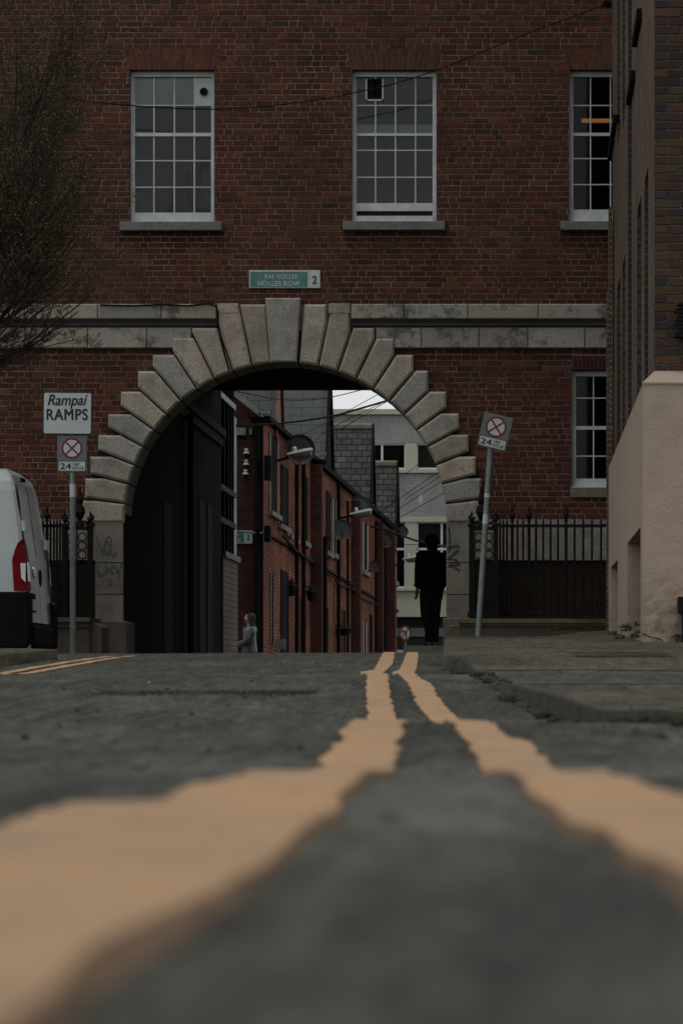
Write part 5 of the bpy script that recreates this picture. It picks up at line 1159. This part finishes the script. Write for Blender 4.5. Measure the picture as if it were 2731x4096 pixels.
lamp(622, 1062, 688, 1040, 62, 20, 68.0, 'pale grey street lamp head on an arm, in front of the largest dish')
lamp(780, 1190, 828, 1178, 54, 16, 80.0, 'second street lamp head, in front of the green-grey slotted dish')
lamp(905, 1300, 945, 1282, 44, 14, 93.0, 'third street lamp head, low beside the standing man')
def lantern(x, y, Y, arm, label):
    T = thing('wall_lantern', label, 'lantern', P(x, y, Y)); c = P(x, y, Y); m = MB(); m.lathe(c, [(.03, -.2), (.09, -.17), (.12, .0), (.15, .02), (.06, .12), (.01, .2)], 6); part(m, 'lantern_body', M['iron'], T)
    m = MB(); m.lathe(c, [(.07, -.16), (.10, -.01), (.0, .0)], 6); part(m, 'lantern_glass', M['galv'], T)
    m = MB(); m.tube([c+Vector((0, 0, .08)), c+Vector((0, 0, .14)), P(x-arm, y-12, Y)], .016, 6); part(m, 'arm', M['iron'], T)
lantern(669, 1349, 70.0, 9, 'small black lantern on the brick front between two downpipes'); lantern(715, 1362, 72.5, 38, 'small lantern hanging from a long thin arm over the lane')
m = MB(); m.tube([P(746, 1640, 75), P(746, 1236, 75)], .055, 10); m.lathe(P(746, 1236, 75), [(.08, -.03), (.13, 0), (.11, .04), (0, .05)], 10); tag(m.build('vent_pipe', M['black']), 'black standing pipe with a pale cap in the lane', 'pipe')
HB = thing('hanging_basket', 'dark hanging basket of plants halfway down the lane', 'hanging basket', P(789, 1445, 79)); m = MB(); c = P(789, 1447, 79); m.lathe(c, [(.05, -.14), (.16, -.08), (.2, .02), (.17, .03)], 12); part(m, 'basket', M['iron'], HB)
m = MB(); rnd = random.Random(8)
for k in range(160):
    a = rnd.uniform(0, 6.28); r = rnd.uniform(0, .22); q = c+Vector((r*math.cos(a), r*math.sin(a), .03+rnd.uniform(-.03, .12))); v = Vector((rnd.gauss(0, .02), 0, rnd.gauss(0, .02))); m.face([q-v, q+Vector((.02, 0, 0)), q+v], rnd.choice([(.04,.05,.02), (.03,.03,.02), (.08,.03,.03)]))
part(m, 'plants', M['leaf'], HB); m = MB(); m.tube([c+Vector((0, 0, .0)), c+Vector((0, 0, .42)), c+Vector((-.45, 0, .42))], .012, 5); part(m, 'hanger', M['iron'], HB)
# wires over the lane
def wire(name, label, pts, r=.012, grp='thin wires crossing the lane'):
    m = MB(); V = [P(x, y, Y) for x, y, Y in pts]; L = []
    for i in range(len(V)-1):
        for t in range(6):
            a = V[max(i-1, 0)]; b = V[i]; c = V[i+1]; d = V[min(i+2, len(V)-1)]; f = t/6
            L.append(.5*(2*b+(c-a)*f+(2*a-5*b+4*c-d)*f*f+(3*b-a-3*c+d)*f**3))
    m.tube(L+[V[-1]], r, 5); tag(m.build(name, M['iron']), label, 'wire', grp)
wire('overhead_wire', 'thick black wire dipping across the lane below the gables', [(538,977,65),(604,975,64),(657,971,63),(757,957,62),(827,938,60),(930,908,58)], .02, None)
wire('overhead_wire', 'thin wire sagging across the slates just below the passage ceiling', [(538,897,65),(625,915,66),(690,919,67),(760,912,68),(850,890,69)], .010, None)
for a in ([(655,1016,70),(757,966,74),(905,885,80)], [(717,1024,72),(757,985,74),(920,905,80)], [(757,1000,72),(900,915,74),(960,880,75)], [(932,1145,92),(1040,1075,80)], [(850,1192,88),(965,1112,84),(1040,1062,80)], [(868,1200,88),(975,1130,84),(1040,1090,80)], [(905,1196,92),(1040,1120,82)], [(930,1090,90),(1030,1010,80)], [(860,1252,88),(1030,1250,86)]):
    wire('overhead_wire', 'thin wire slanting across the sky and the cream building', a, .009)
wire('overhead_wire', 'pale thick cable sloping down from the lamps towards the standing man', [(852,1209,82),(900,1222,80),(950,1240,76),(1000,1252,70),(1040,1258,64)], .026, None)
# ================================================================ people
def skin_mesh(verts, edges, sub=2):
    me = bpy.data.meshes.new('s'); me.from_pydata([v[:3] for v in verts], [], []) if False else me.from_pydata([v[:3] for v in verts], edges, [])
    ob = bpy.data.objects.new('s', me); COL.objects.link(ob); mo = ob.modifiers.new('sk', 'SKIN'); 
    for i, v in enumerate(verts): me.skin_vertices[0].data[i].radius = (v[3], v[4] if len(v) > 4 else v[3])
    me.skin_vertices[0].data[0].use_root = True; mo.use_smooth_shade = True
    s = ob.modifiers.new('sub', 'SUBSURF'); s.levels = sub; s.render_levels = sub
    dg = bpy.context.evaluated_depsgraph_get(); r = bpy.data.meshes.new_from_object(ob.evaluated_get(dg)); bpy.data.objects.remove(ob); return r
def person(label, loc, rz, H, P_, cloth, legs, coatlen, hair='short', scale=1.):
    T = thing('person', label, 'person', loc); T.rotation_euler = (0, 0, rz); k = H/1.75
    V = []; E = []
    def add(p, r, par=None, r2=None):
        V.append((p[0]*k, p[1]*k, p[2]*k, r*k, (r2 or r)*k)); 
        if par is not None: E.append((par, len(V)-1))
        return len(V)-1
    pel = add((0, 0, .95), .11); wa = add((0, 0, 1.10), .085, pel); ch = add((0, .0, 1.30), .08, wa); ne0 = add((0, .0, 1.45), .07, ch); ne = add((0, -.01, 1.52), .052, ne0)
    jaw = add((0, -.035, 1.57), .062, ne, .07); he = add((0, -.02, 1.65), .075, jaw, .092); cr = add((0, -.005, 1.72), .06, he, .075)
    nose = add((0, -.125, 1.615), .012, he); 
    for s_ in (-1, 1): add((s_*.083, 0, 1.62), .014, he)
    J = {'arms': [], 'legs': []}
    for s_ in (-1, 1):
        el, wr, hd = P_['arm'][s_]
        sh = add((s_*.18, 0, 1.40), .05, ch); e = add(el, .043, sh); w = add(wr, .028, e); el_, wr_ = Vector(el), Vector(wr); d = (wr_-el_).normalized()
        if hd: d = Vector(hd).normalized()
        pm = add(tuple(wr_+d*.07), .030, w, .018); side = Vector((0, -1, 0)); side = (side-d*side.dot(d)).normalized(); nrm = d.cross(side)
        for q, (o, L) in enumerate(((-.027, .065), (-.009, .078), (.009, .072), (.026, .058))):
            b = wr_+d*.085+side*(-o); f1 = add(tuple(b+d*L*.5+nrm*s_*-.006), .0085, pm); add(tuple(b+d*L*.95+nrm*s_*-.02), .007, f1)
        t1 = add(tuple(wr_+d*.045+side*.035), .010, pm); add(tuple(wr_+d*.08+side*.05), .008, t1); J['arms'].append(((s_*.18, 0, 1.41), el, wr))
        hip = add((s_*.09, 0, .88), .088, pel); kn, an, toe = P_['leg'][s_]; k_ = add(kn, .058, hip); a = add(an, .038, k_); hl = add((an[0], an[1]+.02, .045), .036, a); add(toe, .030, hl, .022); J['legs'].append(((s_*.09, 0, .88), kn, an, toe))
    me = skin_mesh(V, E); me.materials.append(M['skin']); o = bpy.data.objects.new('body', me); COL.objects.link(o); o.parent = T
    def garment(name, vs, es, mt):
        me = skin_mesh([(v[0]*k, v[1]*k, v[2]*k, v[3]*k, (v[4] if len(v) > 4 else v[3])*k) for v in vs], es); me.materials.append(M[mt]); g = bpy.data.objects.new(name, me); COL.objects.link(g); g.parent = T
    cl = coatlen; w = P_.get('w', 1.)
    vs = [(0, 0, 1.15, .160*w), (0, .0, 1.33, .165*w), (0, .01, 1.43, .125), (0, .0, 1.48, .085), (0, 0, .98, .170*w), (0, 0, cl, .178*w)]; es = [(0, 1), (1, 2), (2, 3), (0, 4), (4, 5)]
    for A in J['arms']:
        b = len(vs); vs += [(A[0][0], A[0][1], A[0][2]-.012, .095), (*A[1], .068), (*(Vector(A[1]).lerp(Vector(A[2]), .93)), .052)]; es += [(1, b), (b, b+1), (b+1, b+2)]
    garment('jacket', vs, es, cloth)
    vs = [(0, 0, .98, .155, .125), (0, 0, .90, .15, .12)]; es = [(0, 1)]
    for L in J['legs']:
        b = len(vs); vs += [(L[0][0], L[0][1], .80, .105), (*L[1], .082), (L[2][0], L[2][1]+.01, .30, .072), (L[2][0], L[2][1]+.0, .09, .066)]; es += [(1, b), (b, b+1), (b+1, b+2), (b+2, b+3)]
    garment('trousers', vs, es, legs)
    for L in J['legs']:
        garment('shoe', [(L[2][0], L[2][1]+.035, .045, .048), (L[2][0], L[2][1]-.03, .048, .05, .045), (L[3][0], L[3][1], .032, .045, .030)], [(0, 1), (1, 2)], 'black')
    if hair == 'short': garment('hood', [(0, .06, 1.49, .10, .07), (0, .085, 1.55, .085, .05)], [(0, 1)], cloth)
    m = MB(); R_ = []
    prof = [(1.745, .02), (1.735, .055), (1.71, .078), (1.67, .092), (1.62, .097), (1.57, .092)]+([(1.545, .08)] if hair == 'short' else [(1.50, .105), (1.44, .108), (1.40, .09)])
    for z, r in prof:
        low = z < 1.60; R_.append([(r*1.0*math.cos(t*math.pi/8)*k, (.035+(r*1.08 if not low else r*.85)*math.sin(t*math.pi/8) if math.sin(t*math.pi/8) > 0 or not low else .035+r*.25*math.sin(t*math.pi/8))*k, z*k) for t in range(16)])
    m.loft(R_); g = m.build('hair', M['hair'], T, smooth=True)
    return T
zm = .36+.095; Ym = 48.5
person('man in a dark hooded jacket and jeans standing at the right side of the arch', (WX(989, Ym), Ym, zm), math.radians(-150), 1.75,
       {'arm': {-1: ((-.235, .02, 1.13), (-.22, -.04, .90), None), 1: ((.225, .03, 1.13), (.22, -.02, .90), None)}, 'leg': {-1: ((-.085, -.03, .48), (-.06, .0, .09), (-.09, -.15, .032)), 1: ((.085, .0, .48), (.05, .04, .09), (.05, -.12, .032))}, 'w': 1.22}, 'coat', 'jeans', .86)
Yw = 63.; person('woman with dark bobbed hair in a shiny light grey jacket, seen above the road crest', (WX(573, Yw), Yw, -.33), math.radians(-100), 1.64,
       {'arm': {-1: ((-.26, -.03, 1.12), (-.12, -.27, 1.12), (.8, -.6, .1)), 1: ((.27, .0, 1.12), (.12, -.27, 1.08), (-.8, -.6, .1))}, 'leg': {-1: ((-.10, -.02, .48), (-.09, .0, .09), (-.10, -.15, .032)), 1: ((.10, .0, .48), (.09, .03, .09), (.11, -.12, .032))}, 'w': 1.05}, 'silver', 'jeans', .80, 'long')
EXPO=0.35
# ================================================================ camera and light
cam = bpy.data.cameras.new('camera'); co = bpy.data.objects.new('camera', cam); COL.objects.link(co)
co.location = (0, 0, 0); co.rotation_euler = (math.pi/2, 0, 0)
cam.sensor_fit = 'HORIZONTAL'; cam.sensor_width = 24; cam.lens = F0/1568*24
cam.shift_x = (784-PX)/1568; cam.shift_y = (PY-1176)/1568
cam.clip_start = .05; cam.clip_end = 2000
cam.dof.use_dof = True; cam.dof.focus_distance = 42; cam.dof.aperture_fstop = 8.8
SC.camera = co
w = bpy.data.worlds.new('World'); SC.world = w; w.use_nodes = True; nt = w.node_tree; bg = nt.nodes['Background']
sky = nt.nodes.new('ShaderNodeTexSky'); sky.sky_type = 'NISHITA'; sky.sun_disc = False
sky.sun_elevation = math.radians(75); sky.sun_rotation = math.radians(200); sky.air_density = 1.; sky.dust_density = 1.; sky.ozone_density = 1.
hs = nt.nodes.new('ShaderNodeHueSaturation'); hs.inputs['Saturation'].default_value = .12
nt.links.new(sky.outputs[0], hs.inputs['Color']); nt.links.new(hs.outputs[0], bg.inputs[0]); bg.inputs[1].default_value = .11
sl = bpy.data.lights.new('sun', 'SUN'); sl.energy = .5; sl.angle = math.radians(25); sl.color = (1, .97, .93)
so = bpy.data.objects.new('sun', sl); COL.objects.link(so)
az = math.radians(200); el = math.radians(75)
d = Vector((math.sin(az)*math.cos(el), math.cos(az)*math.cos(el), math.sin(el)))
so.rotation_euler = d.to_track_quat('Z', 'Y').to_euler()
SC.view_settings.view_transform = 'Standard'; SC.view_settings.look = 'None'; SC.view_settings.exposure = EXPO; SC.view_settings.gamma = 1
SC.render.engine = 'CYCLES'
